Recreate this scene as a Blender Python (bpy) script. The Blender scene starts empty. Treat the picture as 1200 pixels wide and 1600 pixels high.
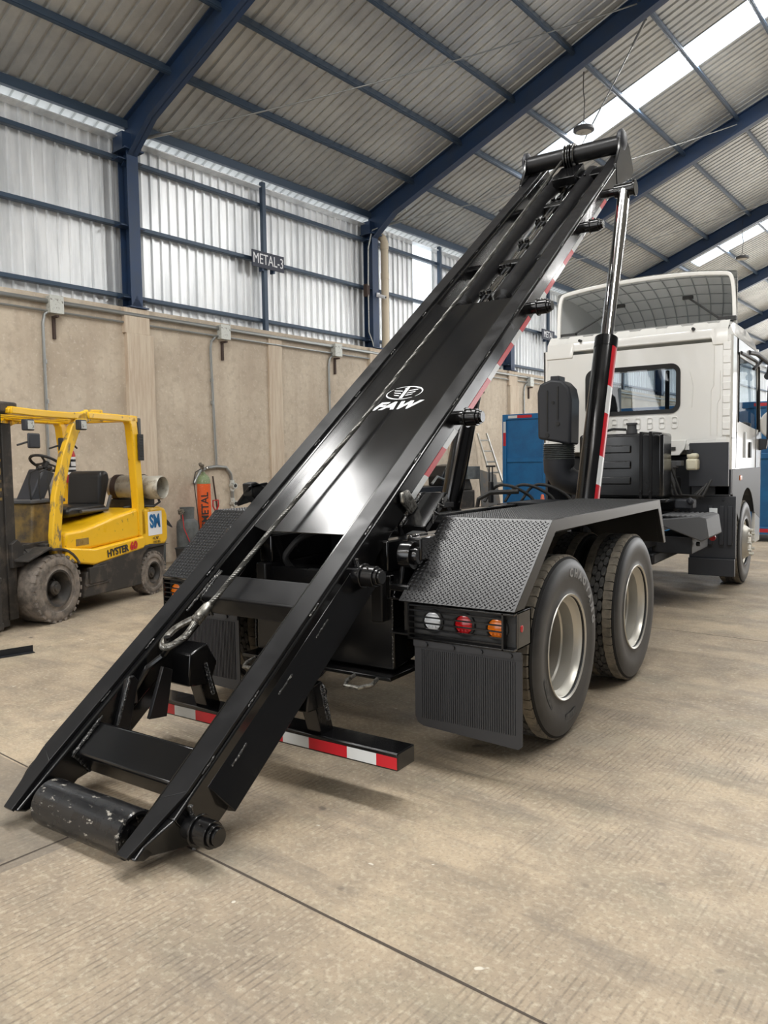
import bpy, bmesh, math, random
from mathutils import Vector, Matrix
random.seed(7)
D = bpy.data; SC = bpy.context.scene; COL = SC.collection
V = Vector
# ---------------------------------------------------------------- camera
cam = D.cameras.new('camera'); camo = D.objects.new('camera', cam); COL.objects.link(camo)
cam.sensor_fit = 'HORIZONTAL'; cam.sensor_width = 36; cam.lens = 36*1190.5/1200
cam.clip_start = .05; cam.clip_end = 400
YT = 0.589744; PITCH = 0.0637826; ROLL = -0.0152706
def camera_matrix():
    cp, sp, cr, sr = math.cos(PITCH), math.sin(PITCH), math.cos(ROLL), math.sin(ROLL)
    A = Matrix(((math.cos(YT), math.sin(YT), 0), (0, 0, -1), (-math.sin(YT), math.cos(YT), 0)))
    M = Matrix(((cr, -sr, 0), (sr, cr, 0), (0, 0, 1))) @ Matrix(((1, 0, 0), (0, cp, -sp), (0, sp, cp))) @ A
    R = Matrix((M[0], -M[1], -M[2])).transposed()
    return Matrix.Translation((0, 0, 1.6)) @ R.to_4x4()
camo.matrix_world = camera_matrix()
SC.camera = camo
# ---------------------------------------------------------------- view, world, lights
vs = SC.view_settings
vs.view_transform = 'Standard'; vs.look = 'None'; vs.gamma = 1; vs.use_curve_mapping = False
vs.exposure = 0.08
BD = 0.687495 - 0.589744            # the hall is turned a little against the truck
BROT = Matrix.Rotation(-BD, 4, 'Z')
W = D.worlds.new('sky'); SC.world = W; W.use_nodes = True
nt = W.node_tree; bg = nt.nodes['Background']
tc = nt.nodes.new('ShaderNodeTexCoord'); sx = nt.nodes.new('ShaderNodeSeparateXYZ')
rp = nt.nodes.new('ShaderNodeValToRGB')
nt.links.new(tc.outputs['Generated'], sx.inputs[0]); nt.links.new(sx.outputs['Z'], rp.inputs[0])
rp.color_ramp.elements[0].color = (.80, .84, .88, 1); rp.color_ramp.elements[1].color = (.78, .88, 1.0, 1)
nt.links.new(rp.outputs[0], bg.inputs[0]); bg.inputs[1].default_value = 2.0
def area(name, loc, target, sx_, sy_, power, col=(1, .98, .95), b=True):
    l = D.lights.new(name, 'AREA'); l.shape = 'RECTANGLE'; l.size = sx_; l.size_y = sy_; l.energy = power; l.color = col
    o = D.objects.new(name, l); COL.objects.link(o)
    P, T = V(loc), V(target)
    if b: P, T = BROT @ P, BROT @ T
    o.location = P; o.rotation_euler = (T-P).to_track_quat('-Z', 'Y').to_euler()
    return o
area('daylight_right_doors', (5.6, 32, 2.8), (-6, 29, 2.0), 16, 5.0, 1100)
area('daylight_rear_door', (-4, -8.0, 3.6), (-6, 6, 2.6), 9, 4, 160)
area('daylight_front_door', (-3, 48.5, 3.5), (-4, 20, 1.5), 14, 6, 900)
SKY = [(-7.25, -6.35), (3.45, 4.35), (15.3, 16.2), (26.4, 27.3), (37.6, 38.5)]
RZ = lambda X: 6.95 + .385*(X+11)
def rot_area(name, Xc, Yc, L, Wd, power, sgn):
    o = area(name, (Xc, Yc, 0), (Xc, Yc, -1), L, Wd, power)
    ang = math.atan(.385)
    z = RZ(Xc) if sgn > 0 else RZ(-5.2-Xc)
    m = BROT @ Matrix.Translation((Xc, Yc, z+.14)) @ Matrix.Rotation(-ang*sgn, 4, 'Y')
    o.matrix_world = m
for i, (a, b) in enumerate(SKY):
    rot_area('skylight_daylight', -5.5, (a+b)/2, 6.1, .8, 500, 1)
    rot_area('skylight_daylight', .3, (a+b)/2, 6.1, .8, 500, -1)

# ---------------------------------------------------------------- mesh builder
class MB:
    def __init__(s): s.v = []; s.f = []; s.m = []
    def add(s, vs_, fs, m=0, T=None):
        k = len(s.v)
        for p in vs_:
            p = V(p); s.v.append(T @ p if T is not None else p)
        for f in fs: s.f.append([i+k for i in f]); s.m.append(m)
        return s
    def box(s, x0, x1, y0, y1, z0, z1, m=0, T=None):
        return s.add([(x0,y0,z0),(x1,y0,z0),(x1,y1,z0),(x0,y1,z0),(x0,y0,z1),(x1,y0,z1),(x1,y1,z1),(x0,y1,z1)],
                     [(0,3,2,1),(4,5,6,7),(0,1,5,4),(1,2,6,5),(2,3,7,6),(3,0,4,7)], m, T)
    def prism(s, pts, ax, a, b, m=0, T=None):
        n = len(pts)
        f = {'x': lambda p, t: (t, p[0], p[1]), 'y': lambda p, t: (p[0], t, p[1]), 'z': lambda p, t: (p[0], p[1], t)}[ax]
        vs_ = [f(p, a) for p in pts] + [f(p, b) for p in pts]
        fs = [list(range(n))[::-1], list(range(n, 2*n))] + [(i, (i+1) % n, n+(i+1) % n, n+i) for i in range(n)]
        return s.add(vs_, fs, m, T)
    def cyl(s, p0, p1, r0, r1=None, n=20, m=0, T=None, caps=True):
        r1 = r0 if r1 is None else r1
        return s.lathe([(r0, 0), (r1, (V(p1)-V(p0)).length)], p0, V(p1)-V(p0), n, m, T, caps)
    def lathe(s, prof, o, ax, n=24, m=0, T=None, caps=False, arc=None):
        ax = V(ax).normalized(); u = ax.orthogonal().normalized(); w = ax.cross(u); o = V(o)
        vs_ = []; fs = []
        for r, h in prof:
            for i in range(n):
                t = 2*math.pi*i/n
                vs_.append(o + ax*h + (u*math.cos(t)+w*math.sin(t))*r)
        for j in range(len(prof)-1):
            for i in range(n):
                fs.append((j*n+i, j*n+(i+1) % n, (j+1)*n+(i+1) % n, (j+1)*n+i))
        if caps: fs += [list(range(n))[::-1], list(range((len(prof)-1)*n, len(prof)*n))]
        return s.add(vs_, fs, m, T)
    def tube(s, path, r, n=8, m=0, T=None, caps=True):
        P = [V(p) for p in path]; vs_ = []; fs = []
        t0 = (P[1]-P[0]).normalized(); u = t0.orthogonal().normalized()
        for i, p in enumerate(P):
            t = (P[min(i+1, len(P)-1)]-P[max(i-1, 0)]).normalized()
            u = (u - t*u.dot(t)).normalized(); w = t.cross(u)
            rr = r[i] if isinstance(r, (list, tuple)) else r
            for k in range(n):
                a = 2*math.pi*k/n; vs_.append(p+(u*math.cos(a)+w*math.sin(a))*rr)
        for i in range(len(P)-1):
            for k in range(n): fs.append((i*n+k, i*n+(k+1) % n, (i+1)*n+(k+1) % n, (i+1)*n+k))
        if caps: fs += [list(range(n))[::-1], list(range((len(P)-1)*n, len(P)*n))]
        return s.add(vs_, fs, m, T)
    def plate(s, pts, off, m=0, T=None):
        n = len(pts); off = V(off)
        vs_ = [V(p) for p in pts] + [V(p)+off for p in pts]
        return s.add(vs_, [list(range(n))[::-1], list(range(n, 2*n))] + [(i, (i+1) % n, n+(i+1) % n, n+i) for i in range(n)], m, T)
    def ring(s, outer, inner, m=0, T=None):
        n = len(outer)
        return s.add(list(outer)+list(inner), [(i, (i+1) % n, n+(i+1) % n, n+i) for i in range(n)], m, T)
    def text(s, body, T, size=1, ext=.002, m=0, shear=0, offset=0, align='CENTER', sx_=1):
        c = D.curves.new('t', 'FONT'); c.body = body; c.size = size; c.extrude = ext; c.shear = shear; c.offset = offset
        c.align_x = align; c.align_y = 'CENTER'; c.resolution_u = 3
        o = D.objects.new('t', c); COL.objects.link(o)
        dg = bpy.context.evaluated_depsgraph_get(); dg.update()
        me = D.meshes.new_from_object(o.evaluated_get(dg))
        s.add([V((v.co.x*sx_, v.co.y, v.co.z)) for v in me.vertices], [list(p.vertices) for p in me.polygons], m, T)
        D.objects.remove(o); D.curves.remove(c); D.meshes.remove(me)
        return s

def make(name, mb, mats, parent=None, bevel=0, loc=None, rot=0, sharp=35, recalc=True, inv=False, segs=2):
    me = D.meshes.new(name); me.from_pydata([tuple(v) for v in mb.v], [], mb.f)
    mats = mats if isinstance(mats, (list, tuple)) else [mats]
    for m in mats: me.materials.append(m)
    me.polygons.foreach_set('material_index', mb.m)
    if recalc:
        bm = bmesh.new(); bm.from_mesh(me); bmesh.ops.recalc_face_normals(bm, faces=bm.faces); bm.to_mesh(me); bm.free()
    me.polygons.foreach_set('use_smooth', [True]*len(me.polygons))
    me.update(); me.set_sharp_from_angle(angle=math.radians(sharp))
    o = D.objects.new(name, me); COL.objects.link(o)
    if loc is not None: o.location = loc
    o.rotation_euler.z = rot
    if parent is not None:
        o.parent = parent
        if inv: o.matrix_parent_inverse = Matrix.Translation(-parent_loc[parent.name])
    if bevel:
        b = o.modifiers.new('bevel', 'BEVEL'); b.width = bevel; b.segments = segs; b.limit_method = 'ANGLE'; b.angle_limit = math.radians(40)
    return o
parent_loc = {}
def thing(name, label, cat, loc=(0, 0, 0), rotz=0, group=None):
    o = D.objects.new(name, None); COL.objects.link(o); o.empty_display_size = .1
    o.location = loc; o.rotation_euler.z = rotz; parent_loc[o.name] = V(loc)
    o['label'] = label; o['category'] = cat
    if group: o['group'] = group
    return o
def tag(o, label, cat, group=None):
    o['label'] = label; o['category'] = cat
    if group: o['group'] = group
    return o
def struct(name, mb, mats, **k):
    o = make(name, mb, mats, rot=-BD, **k); o['kind'] = 'structure'; return o
def bthing(name, label, cat, x, y, z, group=None):
    o = thing(name, label, cat, (0, 0, 0), -BD, group)
    o.location = BROT @ V((x, y, z)); return o

# ---------------------------------------------------------------- materials
def lin(c): return c/12.92 if c <= .04045 else ((c+.055)/1.055)**2.4
def rgb(r, g, b): return (lin(r/255), lin(g/255), lin(b/255), 1)
def mat(name, col, rough=.5, metal=0, coat=0, noise=None, bump=None, spec=None, rvar=None):
    m = D.materials.new(name); m.use_nodes = True; t = m.node_tree; N = t.nodes; p = N['Principled BSDF']
    p.inputs['Base Color'].default_value = col; p.inputs['Roughness'].default_value = rough; p.inputs['Metallic'].default_value = metal
    p.inputs['Coat Weight'].default_value = coat; p.inputs['Coat Roughness'].default_value = .08
    if spec is not None: p.inputs['Specular IOR Level'].default_value = spec
    tcn = N.new('ShaderNodeTexCoord')
    if noise:                      # (colour2, scale, low, high, [stretch])
        n = N.new('ShaderNodeTexNoise'); n.inputs['Scale'].default_value = noise[1]; n.inputs['Detail'].default_value = 6; n.inputs['Roughness'].default_value = .65
        mp = N.new('ShaderNodeMapping'); mp.inputs['Scale'].default_value = noise[4] if len(noise) > 4 else (1, 1, 1)
        t.links.new(tcn.outputs['Object'], mp.inputs[0]); t.links.new(mp.outputs[0], n.inputs['Vector'])
        r = N.new('ShaderNodeMapRange'); r.inputs['From Min'].default_value = noise[2]; r.inputs['From Max'].default_value = noise[3]
        t.links.new(n.outputs['Fac'], r.inputs['Value'])
        x = N.new('ShaderNodeMix'); x.data_type = 'RGBA'; x.inputs[6].default_value = col; x.inputs[7].default_value = noise[0]
        t.links.new(r.outputs[0], x.inputs[0]); t.links.new(x.outputs[2], p.inputs['Base Color'])
    if rvar:                       # (scale, rmin, rmax, stretch)
        n = N.new('ShaderNodeTexNoise'); n.inputs['Scale'].default_value = rvar[0]; n.inputs['Detail'].default_value = 5
        mp = N.new('ShaderNodeMapping'); mp.inputs['Scale'].default_value = rvar[3] if len(rvar) > 3 else (1, 1, 1)
        t.links.new(tcn.outputs['Object'], mp.inputs[0]); t.links.new(mp.outputs[0], n.inputs['Vector'])
        r = N.new('ShaderNodeMapRange'); r.inputs['From Min'].default_value = .35; r.inputs['From Max'].default_value = .65
        r.inputs['To Min'].default_value = rvar[1]; r.inputs['To Max'].default_value = rvar[2]
        t.links.new(n.outputs['Fac'], r.inputs['Value']); t.links.new(r.outputs[0], p.inputs['Roughness'])
    if bump:                       # (scale, strength, distance)
        n = N.new('ShaderNodeTexNoise'); n.inputs['Scale'].default_value = bump[0]; n.inputs['Detail'].default_value = 5
        t.links.new(tcn.outputs['Object'], n.inputs['Vector'])
        b = N.new('ShaderNodeBump'); b.inputs['Strength'].default_value = bump[1]; b.inputs['Distance'].default_value = bump[2]
        t.links.new(n.outputs['Fac'], b.inputs['Height']); t.links.new(b.outputs[0], p.inputs['Normal'])
    return m
M = {}
M['black'] = mat('black_paint', (.004, .004, .0044, 1), .2, 0, .2, rvar=(2.5, .14, .28))
M['blackplate'] = mat('black_plate', (.008, .008, .0082, 1), .2, .0, 0, spec=.42, rvar=(2.2, .11, .17, (1, .5, .5)))
M['blackflat'] = mat('black_satin', (.009, .009, .0098, 1), .36, 0, 0, spec=.35, rvar=(6, .28, .42))
M['diamond'] = mat('chequer_plate', (.011, .011, .0115, 1), .33, 0, 0, spec=.5)
M['rubber'] = mat('rubber', (.022, .022, .022, 1), .62, noise=((.04, .038, .035, 1), 9, .45, .75))
M['tyreside'] = mat('tyre_side', rgb(52, 53, 55), .42, noise=(rgb(40, 40, 41), 5, .4, .6))
M['tread'] = mat('tyre_tread', rgb(88, 87, 84), .75, noise=(rgb(62, 61, 60), 30, .4, .6))
M['dusty'] = mat('tyre_shoulder', rgb(138, 130, 116), .85, noise=(rgb(104, 98, 88), 14, .4, .65))
M['groove'] = mat('tyre_groove', rgb(22, 22, 22), .9)  # near-black carcass between and under the tread blocks
M['letter'] = mat('tyre_letter', rgb(150, 150, 150), .6)
M['rim'] = mat('wheel_steel', rgb(206, 203, 194), .42, .7, rvar=(3, .36, .48))
M['chrome'] = mat('chrome', rgb(225, 225, 225), .09, 1)
M['steel'] = mat('bare_steel', rgb(170, 168, 160), .38, .9, noise=(rgb(95, 92, 88), 40, .4, .6))
M['rope'] = mat('wire_rope', rgb(104, 103, 99), .36, .75)
M['weld'] = mat('weld', (.03, .03, .03, 1), .25, .3, .3, noise=((.35, .34, .32, 1), 90, .56, .62), bump=(120, .8, .01))  # pale specks put the sparkle of the beads into the colour
M['red'] = mat('tape_red', rgb(196, 26, 40), .35, 0, .2)
M['white'] = mat('tape_white', rgb(215, 218, 218), .35, 0, .2)
M['cabwhite'] = mat('cab_white', rgb(240, 239, 234), .22, 0, .5)
M['fairing'] = mat('fairing_inside', rgb(196, 198, 198), .5)
M['fairrib'] = mat('fairing_rib', rgb(158, 162, 164), .5)
M['plastic'] = mat('dark_plastic', rgb(47, 49, 54), .5, bump=(300, .15, .002))
M['plastic2'] = mat('grey_plastic', rgb(80, 81, 83), .55)
M['engine'] = mat('engine_dark', rgb(28, 30, 34), .5, .2, noise=(rgb(44, 44, 47), 8, .5, .8))
M['glasstrim'] = mat('window_rubber', (.01, .01, .01, 1), .5)
M['yellow'] = mat('forklift_yellow', rgb(240, 188, 20), .34, 0, .2, noise=(rgb(120, 92, 40), 14, .62, .72), rvar=(3, .25, .5))
M['yellowworn'] = mat('forklift_yellow_worn', rgb(236, 188, 40), .45, 0, 0, noise=(rgb(128, 110, 84), 16, .52, .62, (1, 1, .35)))
M['fdark'] = mat('forklift_dark', rgb(52, 49, 46), .6, .2, noise=(rgb(98, 88, 78), 5, .5, .75))
M['fbrown'] = mat('forklift_dirty', rgb(150, 122, 60), .6, noise=(rgb(82, 72, 58), 6, .35, .65))
M['tyredust'] = mat('dusty_tyre', rgb(132, 122, 112), .85, noise=(rgb(92, 86, 80), 9, .4, .6))
M['seat'] = mat('seat_vinyl', rgb(30, 31, 33), .4)
M['tankgrey'] = mat('gas_tank', rgb(176, 172, 160), .45, .2, noise=(rgb(118, 110, 96), 10, .5, .7))
M['cement'] = None
M['bluesteel'] = mat('blue_steel', rgb(38, 60, 92), .42, .1, noise=(rgb(46, 60, 80), 2.5, .4, .7))
M['purlin'] = mat('blue_purlin', rgb(60, 76, 94), .4, .2)
M['galv'] = mat('galvanised_wall_lit', rgb(242, 244, 245), .36, .5, noise=(rgb(212, 215, 217), 1.2, .4, .65, (1, 3, .4)))  # paler than the roof sheet: light falling on the wall is put into the colour
M['roof'] = mat('galvanised_roof', rgb(196, 197, 194), .45, .4, noise=(rgb(172, 173, 172), 1.1, .4, .65))
M['galvpipe'] = mat('galvanised_pipe', rgb(150, 152, 150), .42, .7)
M['boxgrey'] = mat('junction_box_grey', rgb(196, 198, 192), .5, .2, noise=(rgb(120, 116, 110), 30, .55, .65))
M['rust'] = mat('rusty_iron', rgb(66, 52, 46), .8)
M['pvc'] = mat('beige_pvc', rgb(206, 192, 168), .5)
M['signblue'] = mat('sign_navy', rgb(30, 36, 56), .5)
M['paintwhite'] = mat('white_paint', rgb(235, 236, 238), .5)
M['orange'] = mat('bottle_orange', rgb(222, 92, 36), .45, noise=(rgb(236, 150, 110), 60, .6, .66))
M['green'] = mat('bottle_green', rgb(122, 138, 100), .5, noise=(rgb(180, 180, 160), 40, .55, .7))
M['greytank'] = mat('grey_tank', rgb(96, 100, 100), .5, noise=(rgb(76, 78, 78), 6, .4, .6))
M['blue'] = mat('container_blue', rgb(18, 104, 160), .42, noise=(rgb(20, 88, 138), 3, .4, .7))
M['alu'] = mat('aluminium', rgb(190, 190, 186), .35, .85)
M['rustsheet'] = mat('dusty_sheet', rgb(98, 96, 92), .6, .3, noise=(rgb(122, 104, 84), 4, .5, .7))
M['firered'] = mat('extinguisher_red', rgb(186, 30, 34), .35, 0, .3)
M['cone'] = mat('cone_orange', rgb(210, 110, 80), .6)
M['fluid'] = mat('fluid_bottle', rgb(214, 208, 184), .4)
M['amberlamp'] = mat('amber_lens', rgb(232, 118, 20), .2, 0, .5)
M['redlamp'] = mat('red_lens', rgb(190, 16, 24), .2, 0, .5)
M['clearlamp'] = mat('clear_lens', rgb(226, 228, 230), .2, 0, .5)
M['leaf'] = mat('leaves', rgb(110, 140, 70), .7, noise=(rgb(60, 90, 40), 3, .4, .6))

def glass(name, col, alpha_mix, rough=.03):
    m = D.materials.new(name); m.use_nodes = True; t = m.node_tree; N = t.nodes
    N.remove(N['Principled BSDF']); out = N['Material Output']
    tr = N.new('ShaderNodeBsdfTransparent'); tr.inputs[0].default_value = col
    gl = N.new('ShaderNodeBsdfGlossy'); gl.inputs['Roughness'].default_value = rough
    mx = N.new('ShaderNodeMixShader'); mx.inputs[0].default_value = alpha_mix
    t.links.new(tr.outputs[0], mx.inputs[1]); t.links.new(gl.outputs[0], mx.inputs[2]); t.links.new(mx.outputs[0], out.inputs[0])
    return m
M['glass'] = glass('window_glass', (.62, .68, .72, 1), .10)
def translucent(name):
    m = D.materials.new(name); m.use_nodes = True; t = m.node_tree; N = t.nodes
    N.remove(N['Principled BSDF']); out = N['Material Output']
    tr = N.new('ShaderNodeBsdfTransparent'); tr.inputs[0].default_value = (.93, .95, .95, 1)
    tl = N.new('ShaderNodeBsdfTranslucent'); tl.inputs[0].default_value = (.9, .92, .92, 1)
    mx = N.new('ShaderNodeMixShader'); mx.inputs[0].default_value = .35
    t.links.new(tr.outputs[0], mx.inputs[1]); t.links.new(tl.outputs[0], mx.inputs[2]); t.links.new(mx.outputs[0], out.inputs[0])
    return m
M['skylight'] = translucent('skylight_sheet')

def concrete_floor():
    m = D.materials.new('concrete_floor'); m.use_nodes = True; t = m.node_tree; N = t.nodes; L = t.links; p = N['Principled BSDF']
    tc = N.new('ShaderNodeTexCoord')
    def noise(scale, det=6, stretch=(1, 1, 1), rough=.6):
        mp = N.new('ShaderNodeMapping'); mp.inputs['Scale'].default_value = stretch; L.new(tc.outputs['Object'], mp.inputs[0])
        n = N.new('ShaderNodeTexNoise'); n.inputs['Scale'].default_value = scale; n.inputs['Detail'].default_value = det; n.inputs['Roughness'].default_value = rough
        L.new(mp.outputs[0], n.inputs['Vector']); return n.outputs['Fac']
    def rng(v, a, b, c=0, d=1):
        r = N.new('ShaderNodeMapRange'); r.inputs['From Min'].default_value = a; r.inputs['From Max'].default_value = b
        r.inputs['To Min'].default_value = c; r.inputs['To Max'].default_value = d; L.new(v, r.inputs['Value']); return r.outputs[0]
    def math_(op, a, b):
        n = N.new('ShaderNodeMath'); n.operation = op
        for i, x in enumerate((a, b)):
            if isinstance(x, (int, float)): n.inputs[i].default_value = x
            else: L.new(x, n.inputs[i])
        return n.outputs[0]
    def mix(f, a, b, mode='MIX'):
        x = N.new('ShaderNodeMix'); x.data_type = 'RGBA'; x.blend_type = mode
        if isinstance(f, float): x.inputs[0].default_value = f
        else: L.new(f, x.inputs[0])
        for i, c in ((6, a), (7, b)):
            if isinstance(c, tuple): x.inputs[i].default_value = c
            else: L.new(c, x.inputs[i])
        return x.outputs[2]
    c = mix(rng(noise(.55, 4), .38, .62), rgb(179, 162, 138), rgb(154, 139, 119))
    c = mix(rng(noise(2.2, 8, rough=.75), .44, .66, 0, .9), c, rgb(136, 124, 108))
    c = mix(rng(noise(1.3, 9, (1, 1.6, 1), .8), .50, .62, 0, .5), c, rgb(146, 138, 118))
    c = mix(rng(noise(38, 4), .50, .72, 0, .5), c, rgb(205, 194, 172))
    c = mix(rng(noise(70, 3), .52, .75, 0, .55), c, rgb(112, 102, 90))
    c = mix(rng(noise(.9, 3, (1, 1, 1)), .60, .72, 0, .35), c, rgb(124, 126, 118))
    c = mix(rng(noise(1.7, 6, (.4, 2.4, 1), .75), .52, .68, 0, .6), c, rgb(116, 108, 98))
    c = mix(rng(noise(5.5, 2), .70, .76, 0, .75), c, rgb(92, 84, 76))
    c = mix(rng(noise(10, 2), .735, .76, 0, .7), c, rgb(225, 220, 205))
    # tined finish: thin parallel furrows, broken up
    sp = N.new('ShaderNodeSeparateXYZ'); L.new(tc.outputs['Object'], sp.inputs[0])
    def furrow(axis, wob):
        v = math_('ADD', sp.outputs[axis], math_('MULTIPLY', noise(1.2, 2), wob))
        s = math_('SINE', math_('MULTIPLY', v, 2*math.pi/.028), 0)
        return rng(s, .35, 1.0)
    brk = rng(noise(9, 5, (1.2, .7, 1), .75), .44, .58)
    zone = rng(noise(.62, 3), .40, .54)
    far = rng(sp.outputs['Y'], 4.6, 4.65)
    fx = mix(far, furrow('X', .03), furrow('Y', .03))
    fur = math_('MULTIPLY', math_('MULTIPLY', fx, brk), zone)
    c = mix(math_('MULTIPLY', fur, .5), c, rgb(90, 81, 71))
    # slab left of the joint is darker
    dk = math_('MULTIPLY', math_('LESS_THAN', sp.outputs['X'], -3.05), math_('LESS_THAN', sp.outputs['Y'], 1.85))
    c = mix(math_('MULTIPLY', dk, .55), c, rgb(104, 98, 90))
    L.new(c, p.inputs['Base Color']); p.inputs['Roughness'].default_value = .62
    L.new(rng(noise(3, 5), .3, .7, .45, .75), p.inputs['Roughness'])
    b = N.new('ShaderNodeBump'); b.inputs['Strength'].default_value = .35; b.inputs['Distance'].default_value = .004
    hh = math_('SUBTRACT', math_('MULTIPLY', noise(60, 4), .6), fur)
    L.new(hh, b.inputs['Height']); L.new(b.outputs[0], p.inputs['Normal'])
    return m
def concrete_wall():
    m = mat('concrete_wall', rgb(200, 187, 168), .85, noise=(rgb(178, 164, 146), 1.3, .38, .66), bump=(14, .5, .012))
    t = m.node_tree; N = t.nodes; L = t.links; p = N['Principled BSDF']
    src = p.inputs['Base Color'].links[0].from_socket
    tc = N.new('ShaderNodeTexCoord')
    def lay(src, scale, a, b, col, amt, st=(1, 1, 1)):
        mp = N.new('ShaderNodeMapping'); mp.inputs['Scale'].default_value = st; L.new(tc.outputs['Object'], mp.inputs[0])
        n = N.new('ShaderNodeTexNoise'); n.inputs['Scale'].default_value = scale; n.inputs['Detail'].default_value = 7; L.new(mp.outputs[0], n.inputs['Vector'])
        r = N.new('ShaderNodeMapRange'); r.inputs['From Min'].default_value = a; r.inputs['From Max'].default_value = b; r.inputs['To Max'].default_value = amt
        L.new(n.outputs['Fac'], r.inputs['Value'])
        x = N.new('ShaderNodeMix'); x.data_type = 'RGBA'; L.new(r.outputs[0], x.inputs[0]); L.new(src, x.inputs[6]); x.inputs[7].default_value = col
        return x.outputs[2]
    c = lay(src, 9, .5, .7, rgb(164, 150, 134), .5)
    c = lay(c, 22, .58, .72, rgb(222, 214, 200), .4)
    c = lay(c, 1.1, .5, .68, rgb(176, 160, 142), .5, (1, 4, .35))
    L.new(c, p.inputs['Base Color']); return m
M['floor'] = concrete_floor(); M['cwall'] = concrete_wall()
M['pilaster'] = mat('pilaster_concrete', rgb(188, 170, 150), .85, noise=(rgb(204, 190, 170), 3, .4, .6, (1, 6, .5)), bump=(20, .3, .006))
M['darkwall'] = mat('dark_wall_paint', rgb(92, 94, 98), .7)
M['flap'] = mat('mud_flap_rubber', rgb(46, 46, 48), .55)
M['joint'] = mat('floor_joint', rgb(74, 66, 58), .9)

# ---------------------------------------------------------------- hall shell
XW = -10.9; YEND = 49.3; YB = -9.0; XR = 5.8
mb = MB(); mb.box(-11.6, 30, -10, 95, -.3, 0); struct('floor', mb, M['floor'])
def joint(x0, y0, x1, y1, w, n):
    mb = MB(); a, b = V((x0, y0, .0008)), V((x1, y1, .0008)); d = (b-a).normalized(); s_ = V((-d.y, d.x, 0))*w
    N_ = 40; vs_ = []; fs = []
    for i in range(N_+1):
        p = a.lerp(b, i/N_)+s_*random.uniform(-.3, .3); ww = random.uniform(.7, 1.2)
        vs_ += [p-s_*ww, p+s_*ww]
        if i: k = 2*i; fs.append((k-2, k, k+1, k-1))
    mb.add(vs_, fs); struct('trim_%d' % n, mb, M['joint'])
joint(-10.8, 1.84, 5.5, 1.9, .006, 1)
joint(-2.95, YB, -3.12, 1.86, .005, 2)
joint(-10.8, 7.1, 5.5, 7.2, .005, 3)
mb = MB(); mb.box(-11.5, XW, YB, YEND, 0, 4.13); struct('wall_left', mb, M['cwall'])
cols = [1.13+5.97*i for i in range(9)]
n = 10
for i, y in enumerate(cols):
    mb = MB(); mb.box(XW-.02, XW+.09, y-.24, y+.24, 0, 3.72, 0).box(XW-.02, XW+.07, y-.27, y+.19, 3.72, 4.12, 0)
    struct('trim_%d' % n, mb, M['pilaster'], bevel=.008); n += 1
    if y+3 < YEND:
        mb = MB(); mb.box(XW-.02, XW+.04, y+2.78, y+3.12, 0, 4.05); struct('trim_%d' % n, mb, M['pilaster'], bevel=.008); n += 1

def corr(y0, y1, pitch=.18, dep=.034):
    """trapezoid profile along the sheet: list of (t, d)"""
    out = []; t = y0
    while t < y1:
        for a, d in ((0, 0), (.34, 0), (.42, dep), (.62, dep), (.70, 0)):
            if t+a*pitch <= y1: out.append((t+a*pitch, d))
        t += pitch
    out.append((y1, 0)); return out
def sheet_wall(y0, y1, z0, z1):
    mb = MB(); pr = corr(y0, y1); vs_ = []; fs = []
    for t, d in pr: vs_ += [(-11.22+d, t, z0), (-11.22+d, t, z1)]
    for i in range(len(pr)-1): fs.append((2*i, 2*i+2, 2*i+3, 2*i+1))
    mb.add(vs_, fs); return mb
WP = (14.86, 15.66)
for k, (a, b) in enumerate(((YB, WP[0]), (WP[1], YEND))):
    struct('wall_left_cladding', sheet_wall(a, b, 4.05, 6.86), M['galv'], recalc=False, sharp=20)
struct('window_1', sheet_wall(WP[0], WP[1], 4.05, 6.86), M['skylight'], recalc=False)
# soffit strip under the eave
mb = MB(); mb.box(-11.203, -11.0, YB, YEND, 6.80, 6.815); struct('trim_60', mb, M['galv'])
# roof
XRIDGE = -2.6
def roof_sheet(y0, y1, X0, X1, sgn):
    mb = MB(); pr = corr(y0, y1, .19, .032); vs_ = []; fs = []
    for t, d in pr:
        for X in (X0, X1):
            vs_.append((X if sgn > 0 else -5.2-X, t, RZ(X)+.155+d))
    for i in range(len(pr)-1): fs.append((2*i, 2*i+2, 2*i+3, 2*i+1))
    mb.add(vs_, fs); return mb
def merge(mbs):
    r = MB()
    for q in mbs: r.add(q.v, q.f)
    return r
for sgn, nm in ((1, 'ceiling'), (-1, 'ceiling_right_slope')):
    L_ = []; y = YB
    for a, b in SKY:
        L_.append(roof_sheet(y, a, -11.45, XRIDGE, sgn)); L_.append(roof_sheet(a, b, -11.45, -8.38, sgn)); y = b
    L_.append(roof_sheet(y, YEND, -11.45, XRIDGE, sgn))
    struct(nm, merge(L_), M['roof'], recalc=False, sharp=20)
w = 2
for a, b in SKY:
    for sgn in (1, -1):
        struct('window_%d' % w, roof_sheet(a, b, -8.4, XRIDGE, sgn), M['skylight'], recalc=False); w += 1
n = 61
for sgn in (1, -1):
    for X in (-11.0, -9.8, -8.6, -7.4, -6.2, -5.0, -3.8, -2.75):
        z = RZ(X); x = X if sgn > 0 else -5.2-X
        mb = MB()
        if X == -11.0: mb.box(x-.045, x+.045, YB, YEND, z+.0, z+.14)
        else:
            T = Matrix.Translation((x, 0, z)) @ Matrix.Rotation(-math.atan(.385)*sgn, 4, 'Y')
            mb.box(-.035, .035, YB, YEND, 0, .13, T=T).box(-.02, .02, YB, YEND, -.012, .0, T=T)
        struct('trim_%d' % n, mb, M['purlin'], bevel=.006); n += 1
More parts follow.
